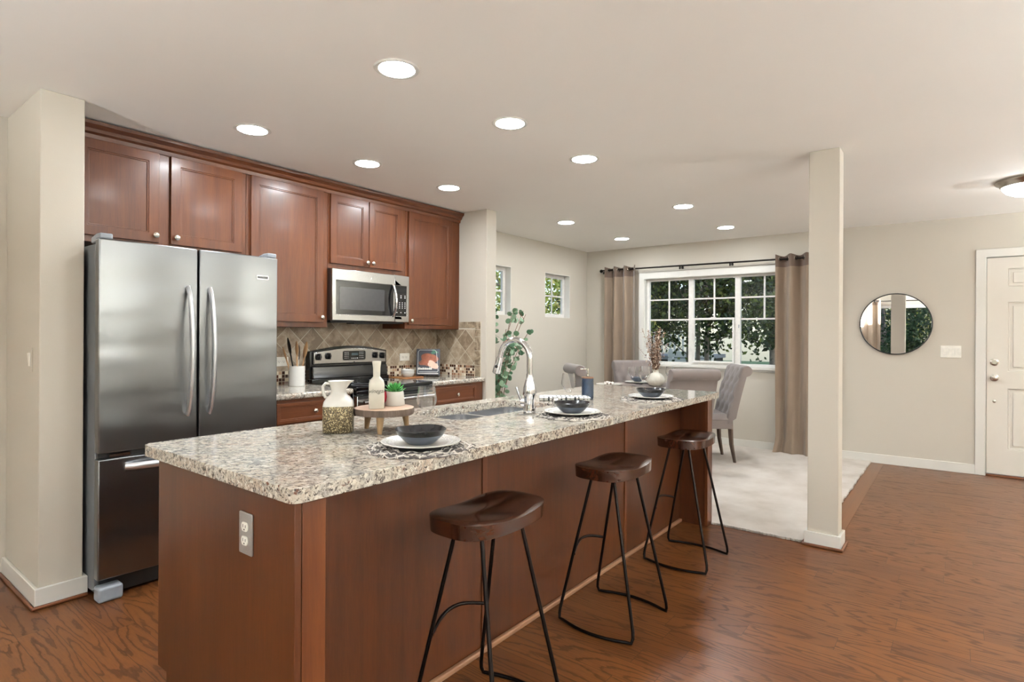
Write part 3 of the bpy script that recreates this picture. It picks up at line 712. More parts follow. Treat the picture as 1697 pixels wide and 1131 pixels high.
# ------------------------------------------------------------------ island
IX0, IX1, IY0, IY1 = .79, 4.02, 1.295, 2.243
def island():
    t = thing('kitchen_island', 'long cherry kitchen island with paneled seating side', 'kitchen island', (2.4, 1.8, 0))
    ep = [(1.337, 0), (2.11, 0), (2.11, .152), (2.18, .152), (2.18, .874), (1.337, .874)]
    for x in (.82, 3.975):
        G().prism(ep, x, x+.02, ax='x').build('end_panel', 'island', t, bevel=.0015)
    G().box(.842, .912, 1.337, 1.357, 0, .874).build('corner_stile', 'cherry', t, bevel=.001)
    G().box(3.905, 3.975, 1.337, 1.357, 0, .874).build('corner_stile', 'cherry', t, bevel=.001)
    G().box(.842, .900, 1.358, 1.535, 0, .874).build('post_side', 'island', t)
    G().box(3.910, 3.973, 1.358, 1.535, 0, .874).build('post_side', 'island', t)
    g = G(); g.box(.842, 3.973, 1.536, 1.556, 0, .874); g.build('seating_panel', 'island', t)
    for x in (1.783, 3.058):
        G().box(x, x+.028, 1.530, 1.537, .02, .874).build('batten', 'cherry', t, bevel=.001)
    G().box(.900, 3.910, 1.514, 1.535, 0,   .022).build('base_shoe', 'wornshoe', t, bevel=.006)
    g = G(); g.box(.842, 3.973, 1.557, 1.70, .105, .70); g.box(.842, 3.973, 2.02, 2.16, .105, .70); g.box(.842, 3.973, 1.557, 2.16, .105, .125)
    g.build('carcass', 'cherry', t)
    G().box(.842, 3.973, 1.60, 2.10, 0, .104).build('toe_kick', 'kick', t)
    xs = [.86, 1.38, 1.90, 2.72, 3.34, 3.955]
    for a, b in zip(xs, xs[1:]):
        shk = G()
        shk.prism(rect(a, b-.005, .13, .86), 2.16, 2.18, [rect(a+.056, b-.061, .186, .804)], 'y'); shk.box(a+.056, b-.061, 2.16, 2.17, .186, .804)
        d = shk.build('door', 'cherry', t, bevel=.002)
        G(Matrix.Translation((a+.03, 2.18, .80)) @ Matrix.Rotation(-PI/2, 4, 'X')).lathe([(.008, 0), (.006, .01), (.016, .02), (.016, .025), (0, .031)], 16).build('knob', 'nickel', d)
island()
SX0, SX1, SY0, SY1 = 1.90, 2.70, 1.765, 2.13
tag(G().prism(rrect(IX0, IX1, IY0, IY1, .03, 5), .875, .914, [rrect(SX0, SX1, SY0, SY1, .07, 6)]).build('island_countertop', 'granite', bevel=.013, seg=4, smooth=50),
    'long speckled granite worktop on the kitchen island', 'countertop')
def sink():
    t = thing('sink', 'stainless double-bowl undermount sink in the island worktop', 'sink', (2.3, 1.95, .7))
    def bowl(a, b, c, d, dep, nm):
        g = G(); outs = [rrect(a, b, c, d, .06), rrect(a+.004, b-.004, c+.004, d-.004, .06), rrect(a+.02, b-.02, c+.02, d-.02, .05)]
        rings = [[g.v((x, y, z)) for x, y in o] for o, z in ((outs[0], .872), (outs[1], .872-dep+.02), (outs[2], .872-dep))]
        for r0, r1 in zip(rings, rings[1:]):
            for k in range(len(r0)): k2 = (k+1) % len(r0); g.f([r0[k], r0[k2], r1[k2], r1[k]])
        g.f(rings[-1])
        g.lathe([(.04, -.0), (.04, .003), (.02, .003), (0, .001)], 20, T((a+b)/2, (c+d)/2, .872-dep))
        return g.build(nm, 'sinksteel', t)
    bowl(SX0+.012, 2.275, SY0+.012, SY1-.012, .16, 'basin'); bowl(2.305, SX1-.012, SY0+.012, SY1-.012, .16, 'basin')
    G().prism(rrect(SX0-.02, SX1+.02, SY0-.02, SY1+.02, .07), .869, .8745, [rrect(SX0+.012, 2.275, SY0+.012, SY1-.012, .06), rrect(2.305, SX1-.012, SY0+.012, SY1-.012, .06)]).build('rim', 'sinksteel', t)
sink()
def faucet():
    bx, by, z = 2.30, 1.672, .914
    t = thing('faucet', 'tall chrome gooseneck kitchen faucet with side lever behind the sink', 'faucet', (bx, by, z))
    G().prism([(bx+.03+.145*math.cos(a*PI/20), by+.031*math.sin(a*PI/20)) for a in range(40)], z, z+.006).build('deck_plate', 'chrome', t, bevel=.003)
    G(T(bx, by, z+.006)).lathe([(.030, 0), (.031, .012), (.027, .03), (.028, .06), (.034, .085), (.031, .12), (.022, .155), (.017, .172), (.0165, .19), (0, .19)], 28).build('body', 'chrome', t)
    c = (bx, by+.093, z+.27); R = .093
    pts = [(bx, by, z+.19), (bx, by, z+.23)] + [(bx, c[1]-R*math.cos(a), c[2]+R*math.sin(a)) for a in [PI*k/20*.93 for k in range(21)]]
    e = Vector(pts[-1]); d = (e-Vector(pts[-2])).normalized()
    pts.append(tuple(e+d*.02)); G().tube(pts, .0145, 16).build('gooseneck', 'chrome', t)
    a = e+d*.018; sp = G(); sp.tube([a, a+d*.02, a+d*.055, a+d*.085], [.0155, .017, .021, .022], 18)
    sh = sp.build('spray_head', 'chrome', t)
    G().tube([a+d*.083, a+d*.088], .018, 18).build('spray_face', 'slot', sh)
    q = a+d*.05+Vector((-.019, -.006, .0)); G().tube([q, q+Vector((-.004, 0, -.0))], [.009, .008], 10).build('spray_button', 'slot', sh)
    hb = G(); hb.tube([(bx, by, z+.05), (bx, by+.045, z+.05)], [.020, .018], 18); h = hb.build('lever_base', 'chrome', t)
    G().tube([(bx, by+.042, z+.05), (bx-.004, by+.062, z+.085), (bx-.006, by+.078, z+.125)], [.008, .0065, .0075], 12).build('lever', 'chrome', h)
faucet()
tag(G(T(2.575, 1.70, .914)).lathe([(.022, 0), (.022, .006), (.017, .008), (.017, .045), (.014, .052), (0, .053)], 24).build('air_gap_cap', 'chrome'), 'small chrome air-gap cap on the worktop right of the faucet', 'faucet fitting')

# ------------------------------------------------------------------ outlets and switches
def outlet(name, label, Mx, plate, gangs, kind, horizontal=False, cat='outlet'):
    """Mx: local x right, y up, z out of wall"""
    loc = Mx.translation
    t = thing(name, label, cat, tuple(loc))
    w_, h_ = (.07+.046*(gangs-1), .117)
    if horizontal: w_, h_ = h_, w_
    G(Mx).prism(rrect(-w_/2, w_/2, -h_/2, h_/2, .004, 3), 0, .006).build('plate', plate, t, bevel=.002)
    if kind == 'outlet':
        for s in (-.0195, .0195):
            g = G(Mx @ Matrix.Translation((s, 0, 0) if horizontal else (0, s, 0)))
            g.i = 0; g.prism([(.0165*math.cos(a*PI/12), max(-.0125, min(.0125, .0165*math.sin(a*PI/12)))) for a in range(24)], .005, .009)
            g.i = 1; g.box(-.0075, -.0055, -.002, .007, .0085, .0095); g.box(.0055, .0075, -.002, .006, .0085, .0095); g.box(-.0025, .0025, -.0095, -.0055, .0085, .0095)
            g.build('receptacle', ['outlet', 'slot'], t)
    else:
        for k in range(gangs):
            x = (k-(gangs-1)/2)*.046
            g = G(Mx); g.prism(rect(x-.0165, x+.0165, -.033, .033), .005, .0075, [rect(x-.015, x+.015, -.0315, .0315)]); g.build('bezel', 'print', t)
            G(Mx @ Matrix.Translation((x, 0, .006)) @ Matrix.Rotation(.08, 4, 'X')).box(-.015, .015, -.0315, .0315, -.003, .004).build('rocker', 'outlet', t, bevel=.001)
    return t
Mleft = lambda x, y, z: Matrix(((0, 0, -1, x), (-1, 0, 0, y), (0, 1, 0, z), (0, 0, 0, 1)))   # faces -x
Mback = lambda x, y, z: Matrix(((1, 0, 0, x), (0, 0, -1, y), (0, 1, 0, z), (0, 0, 0, 1)))   # faces -y
outlet('wall_outlet', 'metal-plated duplex outlet on the end panel of the kitchen island', Mleft(.82, 1.576, .739), 'outletsteel', 1, 'outlet')
outlet('wall_outlet', 'white outlet on the tiles left of the cookbook', Mback(3.574, 4.03, 1.094), 'outlet', 1, 'outlet', True)
outlet('wall_outlet', 'white outlet on the tiles beside the refrigerator', Mback(2.350, 4.03, 1.092), 'outlet', 1, 'outlet', True)
outlet('light_switch', 'three-gang white rocker switch between the round mirror and front door', FWM @ Matrix.Translation((U(.045), 1.163, 0)), 'outlet', 3, 'switch', cat='light switch')
outlet('light_switch', 'single white rocker switch on the side of the pier left of the refrigerator', Mleft(.77, 3.56, 1.17), 'wall', 1, 'switch', cat='light switch')

# ------------------------------------------------------------------ mirror
t = thing('round_mirror', 'round black-framed mirror on the wall left of the front door', 'mirror', (xw(.495), .495, 1.435))
mm = FWM @ Matrix.Translation((U(.495), 1.435, .006)) @ Matrix.Rotation(-.023, 4, 'Y')
G(mm).lathe([(.300, .002), (.310, .002), (.311, .022), (.304, .024), (.301, .014)], 72, cap=False).build('frame', 'blackmat', t)
G(mm).lathe([(0, .002), (.302, .002), (.302, .012), (0, .012)], 72).build('glass', 'mirror', t)

# ------------------------------------------------------------------ stools
def stool_proto(x, y, label):
    t = thing('bar_stool', label, 'stool', (x, y, 0), 0, 'bar stools along the island')
    Lm = T(x, y, 0)
    # dished saddle seat
    g = G(Lm); nx, ny = 30, 18
    def outline(sx, sy):   # map the square to a rectangle with clipped, rounded corners
        e = 3.3; r = (abs(sx)**e+abs(sy)**e)**(1/e); m_ = max(abs(sx), abs(sy)); k = (m_/r) if r > 0 else 1
        return sx*k*.212, sy*k*.132
    top = []; bot = []
    for j in range(ny+1):
        rt_ = []; rb = []
        for i in range(nx+1):
            sx, sy = -1+2*i/nx, -1+2*j/ny; px, py = outline(sx, sy)
            dish = -.014*math.exp(-(px/.12)**2*1.2)*(1-(abs(py)/.135)**3*.25) - .006*math.exp(-((abs(px)-.0)/.3)**2)
            ridge = .008*math.exp(-(py/.035)**2)*math.exp(-(px/.09)**2)
            ed = -.004*max(0, (max(abs(sx), abs(sy))-.88)/.12)**2
            rt_.append(g.v((px, py, .728+dish+ridge+ed))); rb.append(g.v((px*.985, py*.985, .672-.004*math.exp(-(px/.12)**2))))
        top.append(rt_); bot.append(rb)
    for j in range(ny):
        for i in range(nx):
            g.f([top[j][i], top[j][i+1], top[j+1][i+1], top[j+1][i]]); g.f([bot[j][i], bot[j+1][i], bot[j+1][i+1], bot[j][i+1]])
    for a, b in ([(top[0], bot[0]), (top[-1], bot[-1]), ([r[0] for r in top], [r[0] for r in bot]), ([r[-1] for r in top], [r[-1] for r in bot])]):
        for k in range(len(a)-1): g.f([a[k], a[k+1], b[k+1], b[k]])
    g.build('seat', 'seatwood', t, smooth=50)
    G(Lm).box(-.10, .10, -.07, .07, .664, .671).build('seat_plate', 'iron', t)
    for s in (-1, 1):
        # one bent rod makes two legs and the floor rail between them
        foot = [(s*.178, -.19, .010), (s*.178, .19, .010)]; tp = [(s*.092, -.045 if s < 0 else -.062, .668), (s*.092, .062 if s < 0 else .045, .668)]
        A, B = Vector(foot[0]), Vector(foot[1]); TA, TB = Vector(tp[0]), Vector(tp[1])
        pts = [TA + (A-TA)*k/6 for k in range(6)]
        pts += [A+(TA-A).normalized()*.045, A+(TA-A).normalized()*.02+Vector((0, .003, 0)), A+Vector((s*.004, .012, 0)), A+Vector((s*.010, .035, 0))]
        pts += [Vector((s*(.178+.042*math.sin(PI*k/10)), -.19+.38*k/10, .010)) for k in range(2, 9)]
        pts += [B+Vector((s*.010, -.035, 0)), B+Vector((s*.004, -.012, 0)), B+(TB-B).normalized()*.02+Vector((0, -.003, 0)), B+(TB-B).normalized()*.045]
        pts += [B+(TB-B)*k/6 for k in range(1, 7)]
        G(Lm).tube(pts, .0072, 10).build('leg_frame', 'iron', t)
    z = .30; k = (z-.01)/.658; xa = .178+(.092-.178)*k; ya = .19+(.055-.19)*k
    G(Lm).tube([(-xa, ya, z)]+[(-xa+2*xa*q/12, ya+.035*math.sin(PI*q/12), z+.03*math.sin(PI*q/12)) for q in range(1, 12)]+[(xa, ya, z)], .0066, 10).build('footrest', 'iron', t)
    return t
st = stool_proto(1.49, 1.25, 'dark wood saddle bar stool on black legs, the one nearest the camera')
dup(st, (2.39, 1.25, 0), 0, 'dark wood saddle bar stool on black legs, the middle of the three'); dup(st, (3.29, 1.25, 0), 0, 'dark wood saddle bar stool on black legs, nearest the far end of the island')

# ------------------------------------------------------------------ things on the island
ZI = .914
def place_setting(cx, cy, k):
    where = ['at the near end of the island', 'beside the faucet on the island', 'at the far end of the island'][k]
    r2 = random.Random(20+k); g = G(T(cx, cy, ZI))
    for q in range(26):
        rr = r2.uniform(.085, .176); a0 = r2.uniform(0, 6.28); ln = r2.uniform(1.6, 3.4); ph = r2.uniform(0, 6); amp = r2.uniform(.004, .012); fq = r2.choice([7, 9, 11, 13])
        g.i = q % 2
        g.tube([((rr+amp*math.sin(a*fq+ph))*math.cos(a0+a), (rr+amp*math.sin(a*fq+ph))*math.sin(a0+a), .0045+.003*math.sin(a*fq*1.3+ph)) for a in [ln*i/36 for i in range(37)]], r2.uniform(.0016, .0026), 5)
    for q in range(95):
        a = r2.uniform(0, 6.28); rr = r2.uniform(.10, .175); b = a+r2.uniform(-.16, .16); rr2 = min(.19, rr+r2.uniform(.01, .035)); g.i = r2.randint(0, 1)
        pm = ((rr+rr2)/2*math.cos((a+b)/2+.03), (rr+rr2)/2*math.sin((a+b)/2+.03), .0095)
        g.tube([(rr*math.cos(a), rr*math.sin(a), .004), pm, (rr2*math.cos(b), rr2*math.sin(b), .004)], .0019, 5)
    g.i = 1; g.lathe([(0, .001), (.12, .001), (.12, .003), (0, .003)], 32)
    tag(g.build('placemat', ['jute1', 'jute2']), 'round woven grey fibre placemat '+where, 'placemat', 'woven placemats')
    z = ZI+.010; p = G(T(cx+.015, cy+.012, z)); p.i = 0
    p.lathe([(0, 0), (.075, 0), (.080, .002), (.118, .009), (.134, .013), (.1355, .0155), (.132, .0165)], 56, cap=False); p.i = 1
    p.lathe([(.132, .0165), (.124, .0150), (.117, .0128)], 56, cap=False); p.i = 0; p.lathe([(.117, .0128), (.110, .0112)], 56, cap=False); p.i = 1; p.lathe([(.110, .0112), (.092, .0075)], 56, cap=False); p.i = 0; p.lathe([(.092, .0075), (.078, .005), (0, .004)], 56, cap=False)
    tag(p.build('plate', ['plate', 'platering']), 'cream dinner plate with speckled rings on the placemat '+where, 'plate', 'dinner plates')
    b = G(T(cx+.015, cy+.012, z+.005)); n_ = 56
    prof = [(0, .0), (.040, .0), (.044, .002), (.060, .014), (.078, .032), (.0875, .050), (.0855, .0515), (.075, .035), (.055, .017), (.035, .009), (0, .007)]
    rings = []
    for i, (r, zz) in enumerate(prof):
        if r == 0: rings.append([b.v((0, 0, zz))]); continue
        rings.append([b.v((r*(1+(.010*math.sin(3*a+k)+.005*math.sin(5*a) if r > .07 else 0))*math.cos(a), r*(1+(.010*math.sin(3*a+k)+.005*math.sin(5*a) if r > .07 else 0))*math.sin(a), zz+(.0012*math.sin(3*a+1+k) if zz > .045 else 0))) for a in [2*PI*j/n_ for j in range(n_)]])
    for i, (A, B) in enumerate(zip(rings, rings[1:])):
        b.i = 0 if i < 4 else 1
        for j in range(n_):
            j2 = (j+1) % n_
            if len(A) == 1: b.f([A[0], B[j], B[j2]])
            elif len(B) == 1: b.f([A[j], B[0], A[j2]])
            else: b.f([A[j], B[j], B[j2], A[j2]])
    tag(b.build('bowl', ['slate', 'slate_in']), 'dark slate stoneware bowl on the plate '+where, 'bowl', 'slate bowls')
place_setting(1.345, 1.435, 0); place_setting(2.345, 1.45, 1); place_setting(3.255, 1.455, 2)
GP = [(0, 0), (.034, 0), (.035, .0015), (.010, .005), (.0042, .012), (.0038, .055), (.0050, .068), (.012, .076), (.026, .092), (.0375, .112), (.0405, .125), (.038, .145), (.0325, .180), (.0315, .180), (.0368, .145), (.0390, .125), (.036, .112), (.025, .094), (.010, .079), (0, .076)]
def wineglass(x, y, z, label, proto=None, s=1.0, grp='wine glasses on the island'):
    if proto is None: return tag(G(T(x, y, z)).lathe(GP, 40, cap=False).build('wine_glass', 'wineglass'), label, 'wine glass', grp)
wgl = wineglass(0, 0, 0, 'clear stemmed wine glass between the wood stand and the near bowl'); wgl.location = (1.60, 1.67, ZI)
def copy1(o, loc, label, group=None, s=1.0, rz=0):
    c = o.copy(); COL.objects.link(c); c.location = loc; c['label'] = label; c.scale = (s, s, s); c.rotation_euler = (0, 0, rz)
    if group: c['group'] = group
    return c
copy1(wgl, (2.665, 1.675, ZI), 'clear stemmed wine glass in front of the navy soap dispenser'); copy1(wgl, (3.66, 1.69, ZI), 'clear stemmed wine glass behind the bowl at the far end of the island')

# jug with gold glitter body
def jug():
    x, y = 1.375, 1.935
    t = thing('ceramic_jug', 'white ceramic jug with gold glitter lower body, left of the wood stand', 'jug', (x, y, ZI), -.7)
    g = G(T(x, y, ZI, -.7)); n_ = 40
    def sq(r, a, p): c, s = abs(math.cos(a)), abs(math.sin(a)); return r/((c**p+s**p)**(1/p))
    prof = [(.052, 0, 5), (.058, .004, 5), (.0585, .06, 5), (.0585, .105, 5), (.055, .122, 4), (.044, .138, 3), (.033, .148, 2), (.029, .158, 2), (.029, .170, 2), (.035, .192, 2), (.041, .202, 2), (.038, .201, 2), (.031, .188, 2), (.025, .168, 2), (.025, .155, 2)]
    rings = []
    for r, z, p in prof:
        row = []
        for j in range(n_):
            a = 2*PI*j/n_; rr = sq(r, a, p)
            if z > .175: rr *= 1+.45*max(0, math.cos(a))**8*(z-.175)/.027
            row.append(g.v((rr*math.cos(a), rr*math.sin(a), z)))
        rings.append(row)
    for i, (A, B) in enumerate(zip(rings, rings[1:])):
        g.i = 1 if i < 3 else 0
        for j in range(n_): g.f([A[j], A[(j+1) % n_], B[(j+1) % n_], B[j]])
    g.f(rings[0][::-1]); g.f(rings[-1])
    g.build('body', ['ceramic', 'glitter'], t, smooth=60)
    G(T(x, y, ZI, -.7)).tube([(-.030, 0, .190), (-.050, 0, .192), (-.060, 0, .180), (-.058, 0, .155), (-.050, 0, .138), (-.040, 0, .134)], [.007, .008, .008, .008, .008, .008], 10, flat=(1.4, .8)).build('handle', 'ceramic', t)
jug()
def stand():
    x, y = 1.517, 1.826
    t = thing('wood_slice_stand', 'round wood slice riser with bark edge on three tapered legs', 'stand', (x, y, ZI))
    g = G(T(x, y, ZI)); r3 = random.Random(3); n_ = 90; rs = [.119+.0022*math.sin(3*a*2*PI/n_)+r3.uniform(-.0012, .0012) for a in range(n_)]
    A = [(rs[k]*math.cos(2*PI*k/n_), rs[k]*math.sin(2*PI*k/n_)) for k in range(n_)]
    lo = [g.v((a*.97, b*.97, .066)) for a, b in A]; mid = [g.v((a, b, .076)) for a, b in A]; hi = [g.v((a*.985, b*.985, .092)) for a, b in A]; inn = [g.v((a*.95, b*.95, .0935)) for a, b in A]
    g.i = 0; g.f(lo[::-1]); g.i = 0
    for P_, Q in ((lo, mid), (mid, hi)):
        for k in range(n_): g.f([P_[k], P_[(k+1) % n_], Q[(k+1) % n_], Q[k]])
    g.i = 1
    for k in range(n_): g.f([hi[k], hi[(k+1) % n_], inn[(k+1) % n_], inn[k]])
    g.f(inn); g.build('slice', ['bark', 'slice'], t)
    for lx, ly in ((1.436, 1.758), (1.497, 1.916), (1.618, 1.806)):
        G().tube([(lx, ly, ZI), (lx+(x-lx)*.1, ly+(y-ly)*.1, ZI+.067)], [.0085, .016], 16).build('leg', 'leg_wood', t)
stand()
ZS = ZI+.0935
def bottle():
    x, y = 1.472, 1.822
    t = thing('vinegar_bottle', 'square white ceramic vinegar bottle standing on the wood slice stand', 'bottle', (x, y, ZS))
    L = T(x, y, ZS, -.66); g = G(L)
    def rg(h, z, r): return [g.v((a, b, z)) for a, b in rrect(-h, h, -h, h, r, 4)]
    R = [rg(.028, 0, .005), rg(.030, .003, .006), rg(.030, .096, .006), rg(.027, .110, .010), rg(.018, .120, .012), rg(.0135, .126, .0125), rg(.0145, .160, .0135), rg(.0175, .184, .0165), rg(.0165, .187, .0155), rg(.0125, .184, .0115), rg(.011, .15, .010)]
    for A, B in zip(R, R[1:]):
        for k in range(len(A)): g.f([A[k], A[(k+1) % len(A)], B[(k+1) % len(A)], B[k]])
    g.f(R[0][::-1]); g.f(R[-1]); g.build('body', 'ceramic2', t, smooth=50)
    text('lettering', 'vinegar', .0225, 'slot', L @ Matrix.Translation((0, -.0303, .070)) @ FACE, t, shear=.45)
bottle()
t = thing('potted_succulent', 'small green succulent in a white tapered pot on the wood stand', 'plant', (1.583, 1.842, ZS))
G(T(1.583, 1.842, ZS)).lathe([(0, 0), (.040, 0), (.0415, .003), (.036, .055), (.034, .058), (.031, .056), (.031, .045), (0, .045)], 40).build('pot', 'ceramic', t)
g = G(T(1.583, 1.842, ZS+.045)); r4 = random.Random(5)
for ring_, (n_, el, L_) in enumerate(((9, .15, .046), (9, .5, .044), (8, .85, .040), (5, 1.2, .032))):
    for k in range(n_):
        a = 2*PI*k/n_+ring_*.4+r4.uniform(-.1, .1); d = Vector((math.cos(a)*math.cos(el), math.sin(a)*math.cos(el), math.sin(el)))
        g.tube([Vector((0, 0, .008))+d*.004, d*L_*.35+Vector((0, 0, .010)), d*L_*.7+Vector((0, 0, .012)), d*L_+Vector((0, 0, .018))], [.003, .0075, .0065, .0008], 8, flat=(1, .5))
g.build('leaves', 'succulent', t)
t = thing('red_apple', 'shiny red apple mostly hidden behind the vinegar bottle on the stand', 'apple', (1.528, 1.882, ZS))
G(T(1.528, 1.882, ZS)).lathe([(0, .008), (.012, .002), (.024, .004), (.036, .020), (.039, .038), (.034, .056), (.020, .066), (.010, .064), (0, .058)], 28).build('fruit', 'apple', t)
G(T(1.528, 1.882, ZS)).tube([(0, 0, .058), (.003, 0, .078)], .0015, 6).build('stem', 'stem', t)
# soap dispenser
def soap():
    x, y = 3.06, 1.785
    t = thing('soap_dispenser', 'navy textured soap dispenser with metal pump on the island', 'soap dispenser', (x, y, ZI))
    g = G(T(x, y, ZI)); n_ = 44; prev = None
    for i in range(27):
        z = .005+i*.0046; row = []
        for j in range(n_):
            a = 2*PI*j/n_; r = .0355+.0009*(1 if ((j//2)+(i//2)) % 2 else -1); row.append(g.v((r*math.cos(a), r*math.sin(a), z)))
        if prev:
            for j in range(n_): g.f([prev[j], prev[(j+1) % n_], row[(j+1) % n_], row[j]])
        else: base = row
        prev = row
    g.f(base[::-1]); g.f(prev); g.lathe([(.033, 0), (.0345, .002), (.0345, .006)], n_); g.build('body', 'navy', t)
    G(T(x, y, ZI)).lathe([(.0355, .1245), (.0358, .131), (.034, .134), (.010, .135), (0, .135)], 40).build('collar', 'cork', t)
    G(T(x, y, ZI)).lathe([(.0095, .134), (.0095, .150), (.005, .152), (.005, .172), (.0085, .173), (.0085, .186), (0, .187)], 20).tube([(x-x, 0, .181), (-.022, .024, .181), (-.031, .032, .178)], [.005, .004, .0035], 10).build('pump', 'nickel', t)
soap()
# folded tea towel
g = G()
def cushion(g, x0, x1, y0, y1, z0, z1, r, seed=0, amp=.002):
    nx, ny = 24, 12; rr = random.Random(seed); T_ = []; B_ = []
    for j in range(ny+1):
        a_, b_ = [], []
        for i in range(nx+1):
            u, v = i/nx, j/ny; e = min(u*(x1-x0), (1-u)*(x1-x0), v*(y1-y0), (1-v)*(y1-y0)); k = math.sqrt(max(0, 1-(1-min(1, e/r))**2))
            x, y = x0+(x1-x0)*u, y0+(y1-y0)*v; w_ = amp*noise.noise(Vector((x*25+seed, y*25, seed)))
            zm = (z0+z1)/2; a_.append(g.v((x, y, zm+(z1-zm)*k+w_))); b_.append(g.v((x, y, zm-(zm-z0)*k)))
        T_.append(a_); B_.append(b_)
    for j in range(ny):
        for i in range(nx): g.f([T_[j][i], T_[j][i+1], T_[j+1][i+1], T_[j+1][i]]); g.f([B_[j][i], B_[j+1][i], B_[j+1][i+1], B_[j][i+1]])
    for A, B in ((T_[0], B_[0]), (T_[-1], B_[-1]), ([r_[0] for r_ in T_], [r_[0] for r_ in B_]), ([r_[-1] for r_ in T_], [r_[-1] for r_ in B_])):
        for k in range(len(A)-1): g.f([A[k], A[k+1], B[k+1], B[k]])
cushion(g, -.150, .148, -.062, .060, .0005, .012, .006, 1); cushion(g, -.152, .150, -.064, .058, .0125, .024, .006, 2)
tw = tag(g.build('folded_tea_towel', 'towel', smooth=60), 'folded white tea towel with black dashes on the island beside the faucet', 'towel'); tw.location = (2.905, 1.853, ZI); tw.rotation_euler = (0, 0, -.91)

# ------------------------------------------------------------------ things on the kitchen counter
def crock():
    x, y = 2.395, 3.885
    t = thing('utensil_crock', 'white ribbed ceramic utensil crock left of the range', 'crock', (x, y, ZI))
    prof = [(0, 0), (.055, 0), (.057, .003)]
    for k in range(12): prof += [(.0575, .008+k*.0115), (.056, .0135+k*.0115)]
    prof += [(.0575, .148), (.053, .149), (.052, .02), (0, .02)]
    G(T(x, y, ZI)).lathe(prof, 40).build('body', 'ceramic', t)
crock()
def utensil(nm, mat, x, y, dx, dy, L_, head, lab, hw=.022, flat=.28):
    b = Vector((x, y, ZI+.024)); d = Vector((dx, dy, 1)).normalized()
    g = G(); g.tube([b, b+d*(L_-head)], [.005, .0055], 8)
    c = [b+d*(L_-head+head*k/8) for k in range(9)]; g.tube(c, [max(.004, hw*math.sin(PI*min(1, .12+.88*k/8))**.6) if k < 8 else .006 for k in range(9)], 12, flat=(1, flat))
    tag(g.build(nm, mat), lab, 'utensil', 'utensils in the white crock')
utensil('spatula', 'black', 2.385, 3.885, -.17, .05, .34, .12, 'black spatula, tallest utensil in the white crock', .021)
utensil('wooden_spoon', 'utwood', 2.39, 3.87, -.04, -.02, .31, .10, 'pale wooden spoon standing upright in the middle of the crock', .020)
utensil('wooden_spoon', 'utwood', 2.42, 3.885, .17, -.02, .31, .12, 'broad wooden spoon leaning right in the crock', .026)
utensil('wooden_fork', 'utwood', 2.375, 3.90, -.30, .04, .28, .10, 'brown wooden utensil leaning far left in the crock', .014)
utensil('whisk', 'chrome', 2.41, 3.90, .06, .05, .28, .11, 'metal utensil standing behind the wooden spoons in the crock', .020)
# cutting board, stacked bowls, cookbook
tag(G(T(3.45, 3.86, ZI)).prism(rrect(-.12, .12, -.11, .12, .03), 0, .014).build('cutting_board', 'board', bevel=.004), 'brown wooden cutting board under the white bowls right of the range', 'cutting board')
BP = [(0, 0), (.032, 0), (.040, .004), (.056, .028), (.060, .045), (.058, .046), (.052, .028), (.036, .009), (0, .008)]
o = tag(G(T(0, 0, 0)).lathe(BP, 36).build('small_bowl', 'ceramic'), 'lower of two stacked small white bowls on the cutting board', 'bowl', 'stacked white bowls'); o.location = (3.43, 3.82, ZI+.014)
copy1(o, (3.43, 3.82, ZI+.035), 'upper of two stacked small white bowls on the cutting board')
def cookbook():
    L = T(3.685, 3.835, ZI, -.83) @ Matrix.Rotation(-.26, 4, 'X')
    t = thing('cookbook', 'cookbook with roast meat on its dark cover, upright in the counter corner', 'book', (3.685, 3.835, ZI))
    G(L).box(-.105, .105, .004, .020, .018, .262).build('pages', 'paper', t)
    G(L).box(-.108, .108, .001, .004, .015, .265).box(-.108, .108, .020, .023, .015, .265).build('cover', 'bookdark', t, bevel=.001)
    def blob(cx, cz, rx, rz, y, wob, s, n_=28): return [(cx+rx*(1+wob*math.sin(3*a+s)+wob*.6*math.sin(5*a+s*2))*math.cos(a), cz+rz*(1+wob*math.sin(3*a+s))*math.sin(a)) for a in [2*PI*k/n_ for k in range(n_)]]
    g = G(L); g.prism(blob(.008, .165, .078, .058, 0, .10, 1), -.0002, .0012, ax='y'); g.prism(blob(-.035, .135, .05, .028, 0, .12, 3), -.0004, .0012, ax='y'); g.build('meat_picture', 'meat', t)
    g = G(L); g.prism(blob(.03, .125, .034, .030, 0, .12, 2), -.0012, .001, ax='y'); g.prism(blob(.062, .10, .034, .026, 0, .10, 4), -.0014, .001, ax='y'); g.build('slice_picture', 'pink', t)
    g = G(L); g.prism(blob(.055, .235, .03, .020, 0, .3, 2), -.001, .001, ax='y'); g.build('herb_picture', 'herb', t)
    g = G(L); g.box(-.095, .095, -.001, .001, .028, .034)
    rr = random.Random(9); x = -.095
    while x < .03: w_ = rr.uniform(.006, .013); g.box(x, x+w_, -.0012, .001, .068, .068+rr.uniform(.014, .022)); x += w_+.003
    g.build('title_marks', 'paper', t)
